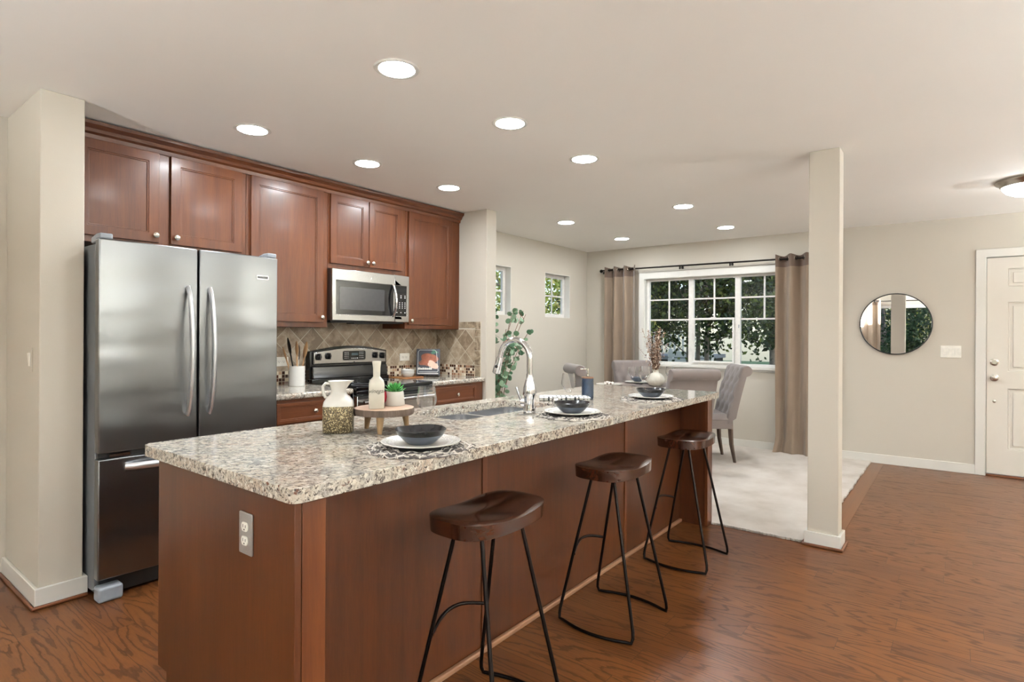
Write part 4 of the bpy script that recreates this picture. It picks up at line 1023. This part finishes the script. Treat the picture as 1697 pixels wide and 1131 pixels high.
def bookstand():
    L = T(3.685, 3.835, ZI, -.83)
    t = thing('cookbook_stand', 'black wire stand holding the cookbook on the counter', 'book stand', (3.685, 3.835, ZI), 0)
    S = L @ Matrix.Rotation(-.26, 4, 'X')
    G(L).tube([(-.10, -.045, .005), (.10, -.045, .005), (.10, .13, .005), (-.10, .13, .005)], .004, 8, closed=True).build('base', 'iron', t)
    G(S).tube([(-.095, -.022, .012), (.095, -.022, .012)], .0035, 8).tube([(-.06, -.022, .012), (-.06, .030, .012), (-.06, .030, .20), (.06, .030, .20), (.06, .030, .012), (.06, -.022, .012)], .0035, 8).build('rest', 'iron', t)
    G(S).tube([(-.092, -.006, .03), (-.092, -.006, .235), (-.078, -.006, .252), (.06, -.006, .252), (.075, -.006, .235), (.094, -.006, .055), (.085, -.006, .045), (-.08, -.006, .045)], .0022, 6).build('wire_page_guard', 'print', t)
cookbook(); bookstand()

# ------------------------------------------------------------------ dining chairs
def chair_proto(x, y, ang, label):
    """local +x is forward, y left; origin on the floor under the seat centre"""
    t = thing('dining_chair', label, 'chair', (x, y, 0), ang, 'upholstered dining chairs')
    L = T(x, y, 0, ang)
    g = G(L); W = .235
    # backrest section (f, z), closed loop; front side first, from the seat upward
    lean = lambda z: -.215-.13*max(0, (z-.44)/.54)**1.15
    front = [(lean(z)+.035, z) for z in [.42+.028*k for k in range(18)]]
    zc = .952; fc = lean(.95)-.030; R = .052
    roll = [(fc+R*math.cos(a), zc+R*math.sin(a)) for a in [.15+(PI*1.28)*k/14 for k in range(15)]]
    back = [(lean(z)-.04, z) for z in [.895-.06*k for k in range(8)]]
    sec = front + roll + back; nf = len(front)
    nu = 30; rows = []
    zs_ = [.56, .66, .76, .86]
    btn = [(zz, yy) for i, zz in enumerate(zs_+[.93]) for yy in ([-.14, 0, .14] if i % 2 == 0 else [-.07, .07, .20, -.20])]
    for i in range(nu+1):
        yy = -W+2*W*i/nu; row = []
        edge_ = min(1, (W-abs(yy))/.02); puff = math.sqrt(max(0, 1-(1-edge_)**2))
        for k, (f_, z_) in enumerate(sec):
            nn = 0
            if k < nf+3:
                nn = .012*puff
                dmin = 0
                for bz, by_ in btn:
                    d2 = ((z_-bz)**2+(yy-by_)**2)/.028**2; dmin = max(dmin, math.exp(-d2))
                cr1 = abs(((yy/.14+(z_-.56)/.20)+.5) % 1-.5); cr2 = abs(((yy/.14-(z_-.56)/.20)+.5) % 1-.5)
                cr = max(math.exp(-(cr1/.09)**2), math.exp(-(cr2/.09)**2)) if z_ > .5 else 0
                nn -= .022*dmin+.009*cr
            sh = .0 if puff > .99 else (1-puff)*.006
            row.append(g.v((f_+nn, yy, z_-sh)))
        rows.append(row)
    for a, b in zip(rows, rows[1:]):
        for k in range(len(sec)): k2 = (k+1) % len(sec); g.f([a[k], a[k2], b[k2], b[k]])
    g.f(rows[0][::-1]); g.f(rows[-1])
    bk = g.build('backrest', 'chairfab', t, smooth=60)
    g = G(L)
    for bz, by_ in btn:
        if abs(by_) > .16: continue
        g.lathe([(.0, .006), (.006, .004), (.008, 0)], 10, Matrix.Translation((lean(bz)+.026, by_, bz)) @ Matrix.Rotation(PI/2, 4, 'Y'))
    g.build('tuft_button', 'chairfab', bk)
    g = G(L)
    cushion(g, -.235, .25, -.235, .235, .40, .505, .035, 4, .004); g.build('seat', 'chairfab', t, smooth=60)
    G(L).prism(rrect(-.238, .240, -.230, .230, .02), .36, .455).build('apron', 'chairfab', t, bevel=.006)
    for sx, sy in ((1, 1), (1, -1)):
        G(L).tube([(.200*sx, .195*sy, .37), (.205, .20*sy, 0)], [.026, .015], 4).build('leg', 'chairleg', t, smooth=20)
    for sy in (1, -1):
        G(L).tube([(-.215, .195*sy, .38), (-.225, .198*sy, .2), (-.262, .202*sy, 0)], [.027, .022, .015], 4).build('leg', 'chairleg', t, smooth=20)
    return t
def place(bx, by, deg):   # bx,by: centre of the backrest's top edge
    a = math.radians(deg); return (bx+.375*math.cos(a), by+.375*math.sin(a), 0), a
p, a = place(6.235, 1.80, 125); ch = chair_proto(p[0], p[1], a, 'grey tufted dining chair showing its buttoned front, right of the table by the right curtain')
p, a = place(5.115, 1.87, 49); dup(ch, p, a, 'grey dining chair seen from behind beyond the far end of the island')
p, a = place(6.40, 3.13, 229); dup(ch, p, a, 'grey tufted dining chair facing the kitchen, behind the table by the left curtain')
p, a = place(5.13, 3.17, -42); dup(ch, p, a, 'grey dining chair seen side-on, its rolled top left of the soap dispenser')

# ------------------------------------------------------------------ dining table and what is on it
TX, TY, TZ = 5.75, 2.58, .76
t = thing('dining_table', 'round grey-brown dining table ringed by grey tufted chairs', 'table', (TX, TY, 0))
G(T(TX, TY, 0)).lathe([(0, .725), (.57, .725), (.60, .735), (.605, .75), (.598, .76), (0, .76)], 72).build('table_top', 'table', t)
G(T(TX, TY, 0)).lathe([(.16, .10), (.10, .14), (.055, .25), (.05, .45), (.075, .60), (.12, .68), (.25, .725), (0, .725)], 32).build('pedestal', 'chairleg', t)
for k in range(4):
    a = k*PI/2+.4; G(T(TX, TY, 0, a)).prism([(.0, .03), (.33, 0), (.36, 0), (.36, .035), (.10, .16), (.0, .18)], -.03, .03, ax='y').build('foot', 'chairleg', t, bevel=.004)
def tplate(x, y, lab, napkin, bowl=False):
    c = G(T(x, y, TZ+.0006)); c.lathe([(0, 0), (.08, 0), (.13, .010), (.142, .014), (.140, .0165), (.08, .005), (0, .004)], 44); tag(c.build('plate', 'plate'), 'white dinner plate '+lab, 'plate', 'plates on the dining table')
    if napkin:
        g = G(T(x, y, TZ+.0165, .5)); cushion(g, -.12, .12, -.055, .055, 0, .016, .01, int(x*10), .006); tag(g.build('napkin', 'leopard', smooth=60), 'leopard-print folded napkin on the plate '+lab, 'napkin', 'leopard-print napkins')
    if bowl:
        tag(G(T(x, y, TZ+.0165)).lathe([(0, 0), (.04, 0), (.075, .03), (.085, .05), (.083, .05), (.07, .03), (.035, .008), (0, .007)], 36).build('bowl', 'slate'), 'blue-grey bowl '+lab, 'bowl')
tplate(5.60, 3.00, 'at the left edge of the dining table', True); tplate(6.10, 2.90, 'on the far side of the dining table', False, True); tplate(5.55, 2.20, 'before the chair seen from behind', True); tplate(6.08, 2.24, 'before the dining chair by the right curtain', False)
for x, y, lab in ((5.65, 2.75, 'clear wine glass on the dining table between the leopard-print napkin and the vase'), (5.80, 2.30, 'clear wine glass on the dining table behind the rear-facing chair'), (5.92, 2.80, 'clear wine glass on the dining table, left of the ribbed vase'), (6.02, 2.48, 'clear wine glass on the dining table hidden past the chair seen from behind')):
    copy1(wgl, (x, y, TZ), lab, 'wine glasses on the dining table', 1.15)
# ribbed vase with dried flowers
vx, vy = 5.84, 2.565
t = thing('ribbed_vase', 'pale ribbed round vase on the dining table holding dried stems', 'vase', (vx, vy, TZ))
g = G(T(vx, vy, TZ)); n_ = 72; rings = []
for r, z in [(.045, 0), (.068, .008), (.090, .04), (.096, .07), (.083, .105), (.054, .135), (.033, .145), (.030, .165), (.036, .175), (.032, .175), (.026, .165), (.026, .14)]:
    rings.append([g.v(((r+(.0022*math.cos(24*2*PI*k/n_) if .01 < z < .14 and r > .03 else 0))*math.cos(2*PI*k/n_), (r+(.0022*math.cos(24*2*PI*k/n_) if .01 < z < .14 and r > .03 else 0))*math.sin(2*PI*k/n_), z)) for k in range(n_)])
for A, B in zip(rings, rings[1:]):
    for k in range(n_): g.f([A[k], A[(k+1) % n_], B[(k+1) % n_], B[k]])
g.f(rings[0][::-1]); g.f(rings[-1]); g.build('body', 'ceramic2', t, smooth=70)
t = thing('dried_flowers', 'bunch of dried brown flowers standing in the ribbed vase', 'dried flowers', (vx, vy, TZ+.14))
r5 = random.Random(11); gs = G(); gl = G()
def leafquad(g, c, d, w_, L_, up_=Vector((0, 0, 1))):
    d = d.normalized(); s_ = d.cross(up_)
    if s_.length < .01: s_ = Vector((1, 0, 0))
    s_.normalize(); n_ = s_.cross(d)
    a = g.v(c); b = g.v(c+d*L_*.5+s_*w_-n_*w_*.25); e = g.v(c+d*L_); f_ = g.v(c+d*L_*.5-s_*w_-n_*w_*.25); m_ = g.v(c+d*L_*.5)
    g.f([a, b, m_]); g.f([b, e, m_]); g.f([e, f_, m_]); g.f([f_, a, m_])
def rv(r): return Vector((r.gauss(0, 1), r.gauss(0, 1), r.gauss(0, 1))).normalized()
for k in range(46):
    a = r5.uniform(0, 6.28); sp_ = abs(r5.gauss(0, .075)); top = Vector((vx+sp_*math.cos(a), vy+sp_*math.sin(a), TZ+r5.uniform(.30, .63))); b = Vector((vx+.012*math.cos(a), vy+.012*math.sin(a), TZ+.15))
    gs.tube([b, (b+top)/2+Vector((0, 0, .03)), top], .0014, 5)
    for j in range(34):
        q = b.lerp(top, r5.uniform(.12, 1.0)); leafquad(gl, q+rv(r5)*r5.uniform(0, .020), rv(r5), .009, .020)
gs.build('stems', 'stem', t); gl.build('blossoms', 'dried', t)
t = thing('leafy_table_plant', 'small dark green leafy plant on the table right of the vase', 'plant', (6.02, 2.66, TZ))
G(T(6.02, 2.66, TZ)).lathe([(0, 0), (.035, 0), (.045, .05), (.042, .05), (.03, .04), (0, .04)], 28).build('pot', 'ceramic2', t)
gl = G()
for k in range(70):
    a = r5.uniform(0, 6.28); el = r5.uniform(.2, 1.4); d = Vector((math.cos(a)*math.cos(el), math.sin(a)*math.cos(el), math.sin(el))); leafquad(gl, Vector((6.02, 2.66, TZ+.045))+d*r5.uniform(.0, .07), d+rv(r5)*.4, .014, .06)
gl.build('leaves', 'darkgreen', t)

# ------------------------------------------------------------------ curtains
ROD = .105
t = thing('curtain_rod', 'thin black curtain rod with round finials across the front window', 'curtain rod', (xw(2.4), 2.4, 2.165))
G(FWM).tube([(U(3.76), 2.172, ROD), (U(1.05), 2.160, ROD)], .010, 12).build('rod', 'iron', t)
for y in (3.775, 1.035):
    G(FWM @ Matrix.Translation((U(y), 2.166, ROD))).lathe([(0, -.024), (.014, -.020), (.023, -.006), (.023, .006), (.014, .020), (0, .024)], 20).build('finial', 'iron', t)
for y in (3.74, 2.70, 2.10, 1.07):
    G(FWM).tube([(U(y), 2.150, 0.001), (U(y), 2.150, ROD-.02), (U(y), 2.152, ROD), (U(y), 2.156, ROD)], .006, 8).box(U(y)-.012, U(y)+.012, 2.12, 2.18, .0005, .006).box(U(y)-.007, U(y)+.007, 2.125, 2.156, ROD-.01, ROD+.008).build('bracket', 'iron', t)
def curtain(y0, y1, folds, label, flare, back=False):
    FM = Matrix(((0, 0, 1, XB), (1, 0, 0, 0), (0, 1, 0, 0), (0, 0, 0, 1))) if back else FWM
    t = thing('curtain', label, 'curtain', (XB+ROD, (y0+y1)/2, 0) if back else (xw((y0+y1)/2)-ROD, (y0+y1)/2, 0), 0, 'taupe grommet curtains')
    g = G(FM); ns = folds*16; nz = 34; a0, a1 = (y0, y1) if back else (U(y0), U(y1)); zt = 2.205; rows = []
    rr = random.Random(int(y0*10))
    for j in range(nz+1):
        s = j/nz; z = zt*(1-s)+.004*s; row = []
        for i in range(ns+1):
            u = i/ns; ph = 2*PI*folds*u
            am = .046-.012*s+.012*math.sin(3*s+u*5)*s
            w_ = ROD+am*math.cos(ph)+.010*math.sin(ph*2.3+s*4)*s
            uu = a0+(a1-a0)*(u+.018*s*math.sin(ph*.7+2*s))
            if s > .93: w_ += flare*(s-.93)/.07*(.6+.4*math.sin(ph)); uu += (u-.5)*.06*(s-.93)/.07
            zz = z+(.010*math.cos(ph*1.0+.5) if j == 0 else 0)
            row.append((uu, zz, max(.056, w_)))
        rows.append(row)
    F_ = [[g.v(p) for p in r] for r in rows]; B_ = [[g.v((p[0], p[1], p[2]-.005)) for p in r] for r in rows]
    for j in range(nz):
        g.i = 1 if j < 2 else 0
        for i in range(ns):
            g.f([F_[j][i], F_[j][i+1], F_[j+1][i+1], F_[j+1][i]]); g.f([B_[j][i], B_[j+1][i], B_[j+1][i+1], B_[j][i+1]])
    for i in range(ns): g.f([F_[0][i], F_[0][i+1], B_[0][i+1], B_[0][i]]); g.f([F_[-1][i], F_[-1][i+1], B_[-1][i+1], B_[-1][i]])
    for j in range(nz): g.f([F_[j][0], F_[j+1][0], B_[j+1][0], B_[j][0]]); g.f([F_[j][-1], F_[j+1][-1], B_[j+1][-1], B_[j][-1]])
    g.build('fabric', ['curtain', 'curtainhead'], t, smooth=70)
    for k in range(folds*2):
        u = (k+.5)/(2*folds); ph = 2*PI*folds*u
        ctr = Vector((a0+(a1-a0)*u, 2.166, ROD)); tang = Vector((1, 0, -.040*math.sin(ph)*2*PI*folds/(a1-a0))).normalized()
        q = tang.to_track_quat('X', 'Y').to_matrix().to_4x4()
        nrm = Vector((-tang.z, 0, tang.x))
        pts = [ctr+(tang*math.cos(b)+Vector((0, 1, 0))*math.sin(b))*.022 for b in [2*PI*m_/20 for m_ in range(20)]]
        G(FM).tube(pts, .0045, 8, closed=True).build('grommet', 'nickel', t)
curtain(3.705, 3.27, 3, 'taupe grommet curtain left of the front window', .0)
curtain(1.60, 1.12, 3, 'taupe grommet curtain right of the front window, partly behind the column', .035)
curtain(1.40, 1.95, 3, 'taupe grommet curtain beside the sliding doors, seen in the mirror', .0, True)
t = thing('curtain_rod', 'dark curtain rod above the sliding doors, seen in the mirror', 'curtain rod', (XB+ROD, 0, 2.165))
G().tube([(XB+ROD, -2.6, 2.166), (XB+ROD, 2.15, 2.166)], .012, 12).build('rod', 'iron', t)
for y in (-2.5, -.3, 2.1): G().box(XB+.001, XB+ROD, y-.006, y+.006, 2.15, 2.162).build('bracket', 'iron', t)

# ------------------------------------------------------------------ eucalyptus in the dining corner
ex, ey = 4.55, 3.74
t = thing('eucalyptus_plant', 'tall potted eucalyptus with round grey-green leaves behind the kitchen wall', 'plant', (ex, ey, .014))
G(T(ex, ey, .014)).lathe([(0, 0), (.11, 0), (.12, .01), (.15, .26), (.155, .28), (.145, .28), (.13, .24), (0, .24)], 36).build('pot', 'ceramic', t)
gs, gl = G(), G(); r6 = random.Random(4)
def disc(g, c, nrm, r):
    nrm = nrm.normalized(); a = nrm.orthogonal().normalized(); b = nrm.cross(a); m_ = g.v(c+nrm*r*.15)
    vs_ = [g.v(c+(a*math.cos(q)*(1.12)+b*math.sin(q))*r) for q in [2*PI*k/9 for k in range(9)]]
    for k in range(9): g.f([m_, vs_[k], vs_[(k+1) % 9]])
for k in range(15):
    a = r6.uniform(-1.9, 1.2) if k < 12 else r6.uniform(0, 6.28); sp_ = r6.uniform(.10, .34); top = Vector((ex+sp_*math.cos(a)+.04, min(3.95, ey+sp_*math.sin(a)), r6.uniform(.95, 1.60))); b = Vector((ex+.02*math.cos(a), ey+.02*math.sin(a), .25))
    P_ = [b.lerp(top, s)+Vector((0, 0, .10*math.sin(PI*s))) - Vector((math.cos(a), math.sin(a), 0))*.05*math.sin(PI*s) for s in [q/8 for q in range(9)]]
    if k % 3 == 0: P_.append(top+Vector((math.cos(a)*.06, math.sin(a)*.06, -.02))); P_.append(top+Vector((math.cos(a)*.10, math.sin(a)*.10, -.08)))
    gs.tube(P_, .0026, 6)
    for i in range(10):
        s = r6.uniform(.25, 1); j = min(len(P_)-2, int(s*(len(P_)-1))); q = P_[j].lerp(P_[j+1], r6.random())
        for sd in (-1, 1):
            o = rv(r6); o.z *= .5; c = q+o*.028; c.y = min(c.y, 3.99); disc(gl, c, rv(r6)+Vector((-.6, -.8, .2)), r6.uniform(.018, .030))
gs.build('stems', 'stem', t); gl.build('leaves', 'eucal', t)

# ------------------------------------------------------------------ outdoors
struct(G().box(7.05, 13.2, -20, 22, -.45, -.35).build('ground', 'grass')); struct(G().box(13.2, 18.5, -20, 22, -.45, -.345).build('ground', 'concrete')); struct(G().box(18.5, 40, -20, 22, -.45, -.35).build('ground', 'grass')); struct(G().box(-20, 7.05, 4.25, 22, -.45, -.35).build('ground', 'grass')); struct(G().box(-20, XB-.15, -20, 4.25, -.45, -.35).build('ground', 'grass'))
def tree(name, label, cat, x, y, z0, h, cr, cz, n_, lm, seed, leaf=.07, trunks=1, group='garden trees', tr=.10, lo=.35):
    t = thing(name, label, cat, (x, y, z0), 0, group); r = random.Random(seed); gt = G()
    cc = Vector((x, y, z0+cz))
    for k in range(trunks):
        a = r.uniform(0, 6.28); lean = r.uniform(.1, .35)*h*.25
        b = Vector((x+(k-.5*(trunks-1))*.16, y+(k-.5*(trunks-1))*.22, z0)); e = b+Vector((lean*math.cos(a), lean*math.sin(a), h*.8))
        gt.tube([b, b.lerp(e, .3)+Vector((.05*math.sin(a), .08, 0)), b.lerp(e, .6), e], [tr, tr*.75, tr*.5, tr*.2], 10)
        for q in range(7):
            s = r.uniform(.3, .9); p0 = b.lerp(e, s); d = rv(r); d.z = abs(d.z)*.6+.1; gt.tube([p0, p0+d*cr*.4, p0+d*cr*.8+Vector((0, 0, .1))], [tr*.3, tr*.18, .008], 6)
    gt.build('trunk', 'trunk', t)
    gl = G()
    cl = []
    for k in range(max(14, n_//90)):
        d = rv(r); rad = r.uniform(.45, 1.0); cl.append(cc+Vector((d.x*cr*rad, d.y*cr*rad, d.z*cr*rad*(h-cz)/cr*.9)))
    for k in range(n_):
        c = cl[k % len(cl)]+rv(r)*cr*.30*abs(r.gauss(0, .7)); d = rv(r); d.z -= .5
        leafquad(gl, c, d, leaf*.32, leaf*r.uniform(.7, 1.3), rv(r))
    gl.build('foliage', lm, t); return t
G0 = -.35
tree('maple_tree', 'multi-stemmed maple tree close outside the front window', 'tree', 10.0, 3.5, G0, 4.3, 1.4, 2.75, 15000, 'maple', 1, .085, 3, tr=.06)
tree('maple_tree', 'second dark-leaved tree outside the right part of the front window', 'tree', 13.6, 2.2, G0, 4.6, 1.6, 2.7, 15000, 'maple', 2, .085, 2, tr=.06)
tree('garden_tree', 'bright yellow-green tree beyond the left of the front window', 'tree', 12.2, 6.6, G0, 4.4, 1.5, 2.8, 6000, 'maplelight', 3, .10, 1)
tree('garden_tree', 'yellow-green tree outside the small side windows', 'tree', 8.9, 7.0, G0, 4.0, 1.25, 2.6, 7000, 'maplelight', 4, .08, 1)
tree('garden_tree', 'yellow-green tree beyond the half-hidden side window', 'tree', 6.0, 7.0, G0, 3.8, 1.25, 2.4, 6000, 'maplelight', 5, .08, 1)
for i, (x, y) in enumerate(((20, 3.6), (21, 10.0), (28, 16.0), (28, 6.6))):
    tree('evergreen_tree', ['tall dark tree straight beyond the front window', 'tall dark tree far beyond the left pane', 'dark tree at the far left beyond the picket railing', 'dark tree far beyond the right pane'][i], 'tree', x, y, G0, 8.6, 2.4, 4.65, 11000, 'hedge', 30+i, .24, 1, tr=.18)
for i, (x, y) in enumerate(((-6.2, 1.5), (-12.5, 1.9), (-6.6, -4.3))):
    tree('backyard_tree', ['green tree behind the sliding doors, seen in the mirror', 'green tree behind the middle sliding door, seen only in reflections', 'green tree behind the last sliding door, seen only in reflections'][i], 'tree', x, y, G0, 4.8, 1.9, 2.3, 12000, ['darkgreen', 'maplelight', 'hedge'][i], 60+i, .10, 1)
# neighbour's porch with a white picket railing
t = thing('picket_railing', 'white picket railing on a grey porch beyond the maple', 'railing', (14.6, 5.6, G0)); 
g = G()
for k in range(31):
    y = 5.30+k*.11; g.box(14.0, 14.03, y, y+.045, .86, 1.38)
g.build('pickets', 'siding', t)
for k in range(4): G().box(13.98, 14.06, 5.22+k*1.14, 5.31+k*1.14, .80, 1.50).build('post', 'siding', t)
G().box(13.98, 14.05, 5.22, 8.74, 1.38, 1.43).box(13.99, 14.04, 5.22, 8.74, .84, .88).build('rail', 'siding', t)
t = thing('neighbour_porch', 'grey wooden porch deck under the white picket railing', 'porch', (14.6, 5.6, G0))
G().box(13.95, 16.5, 5.15, 8.8, .70, .80).build('deck', 'greypaint', t, bevel=.01); G().box(14.1, 16.4, 5.2, 8.7, G0, .70).build('skirting', 'blackmat', t)
t = thing('slat_fence', 'low white horizontal slat fence beyond the maple trunks', 'fence', (11.9, 4.4, G0))
for k in range(5): G().box(11.9, 11.93, 4.0, 4.95, .25+k*.15, .37+k*.15).build('slat', 'siding', t)
for y in (4.0, 4.45, 4.86): G().box(11.93, 12.02, y, y+.09, G0, 1.02).build('post', 'siding', t)
def shrub(x, y, r_, lab, seed, lm='maple'):
    t = thing('garden_shrub', lab, 'shrub', (x, y, G0), 0, 'garden shrubs'); r = random.Random(seed); gl = G()
    for k in range(1500):
        d = rv(r); c = Vector((x, y, G0+r_*.8))+Vector((d.x*r_, d.y*r_, d.z*r_*.85))*r.uniform(.6, 1.0); leafquad(gl, c, d+rv(r)*.6, .02, .08, rv(r))
    gl.build('foliage', lm, t); G().tube([(x, y, G0), (x, y, G0+r_*.8)], [.03, .015], 8).build('stem', 'trunk', t)
shrub(9.4, 1.55, .62, 'bright green shrub under the right pane of the front window', 1, 'maplelight'); shrub(12.7, 5.6, .62, 'green shrub in front of the porch', 2); shrub(11.2, 5.5, .6, 'green shrub at the left below the railing', 3)
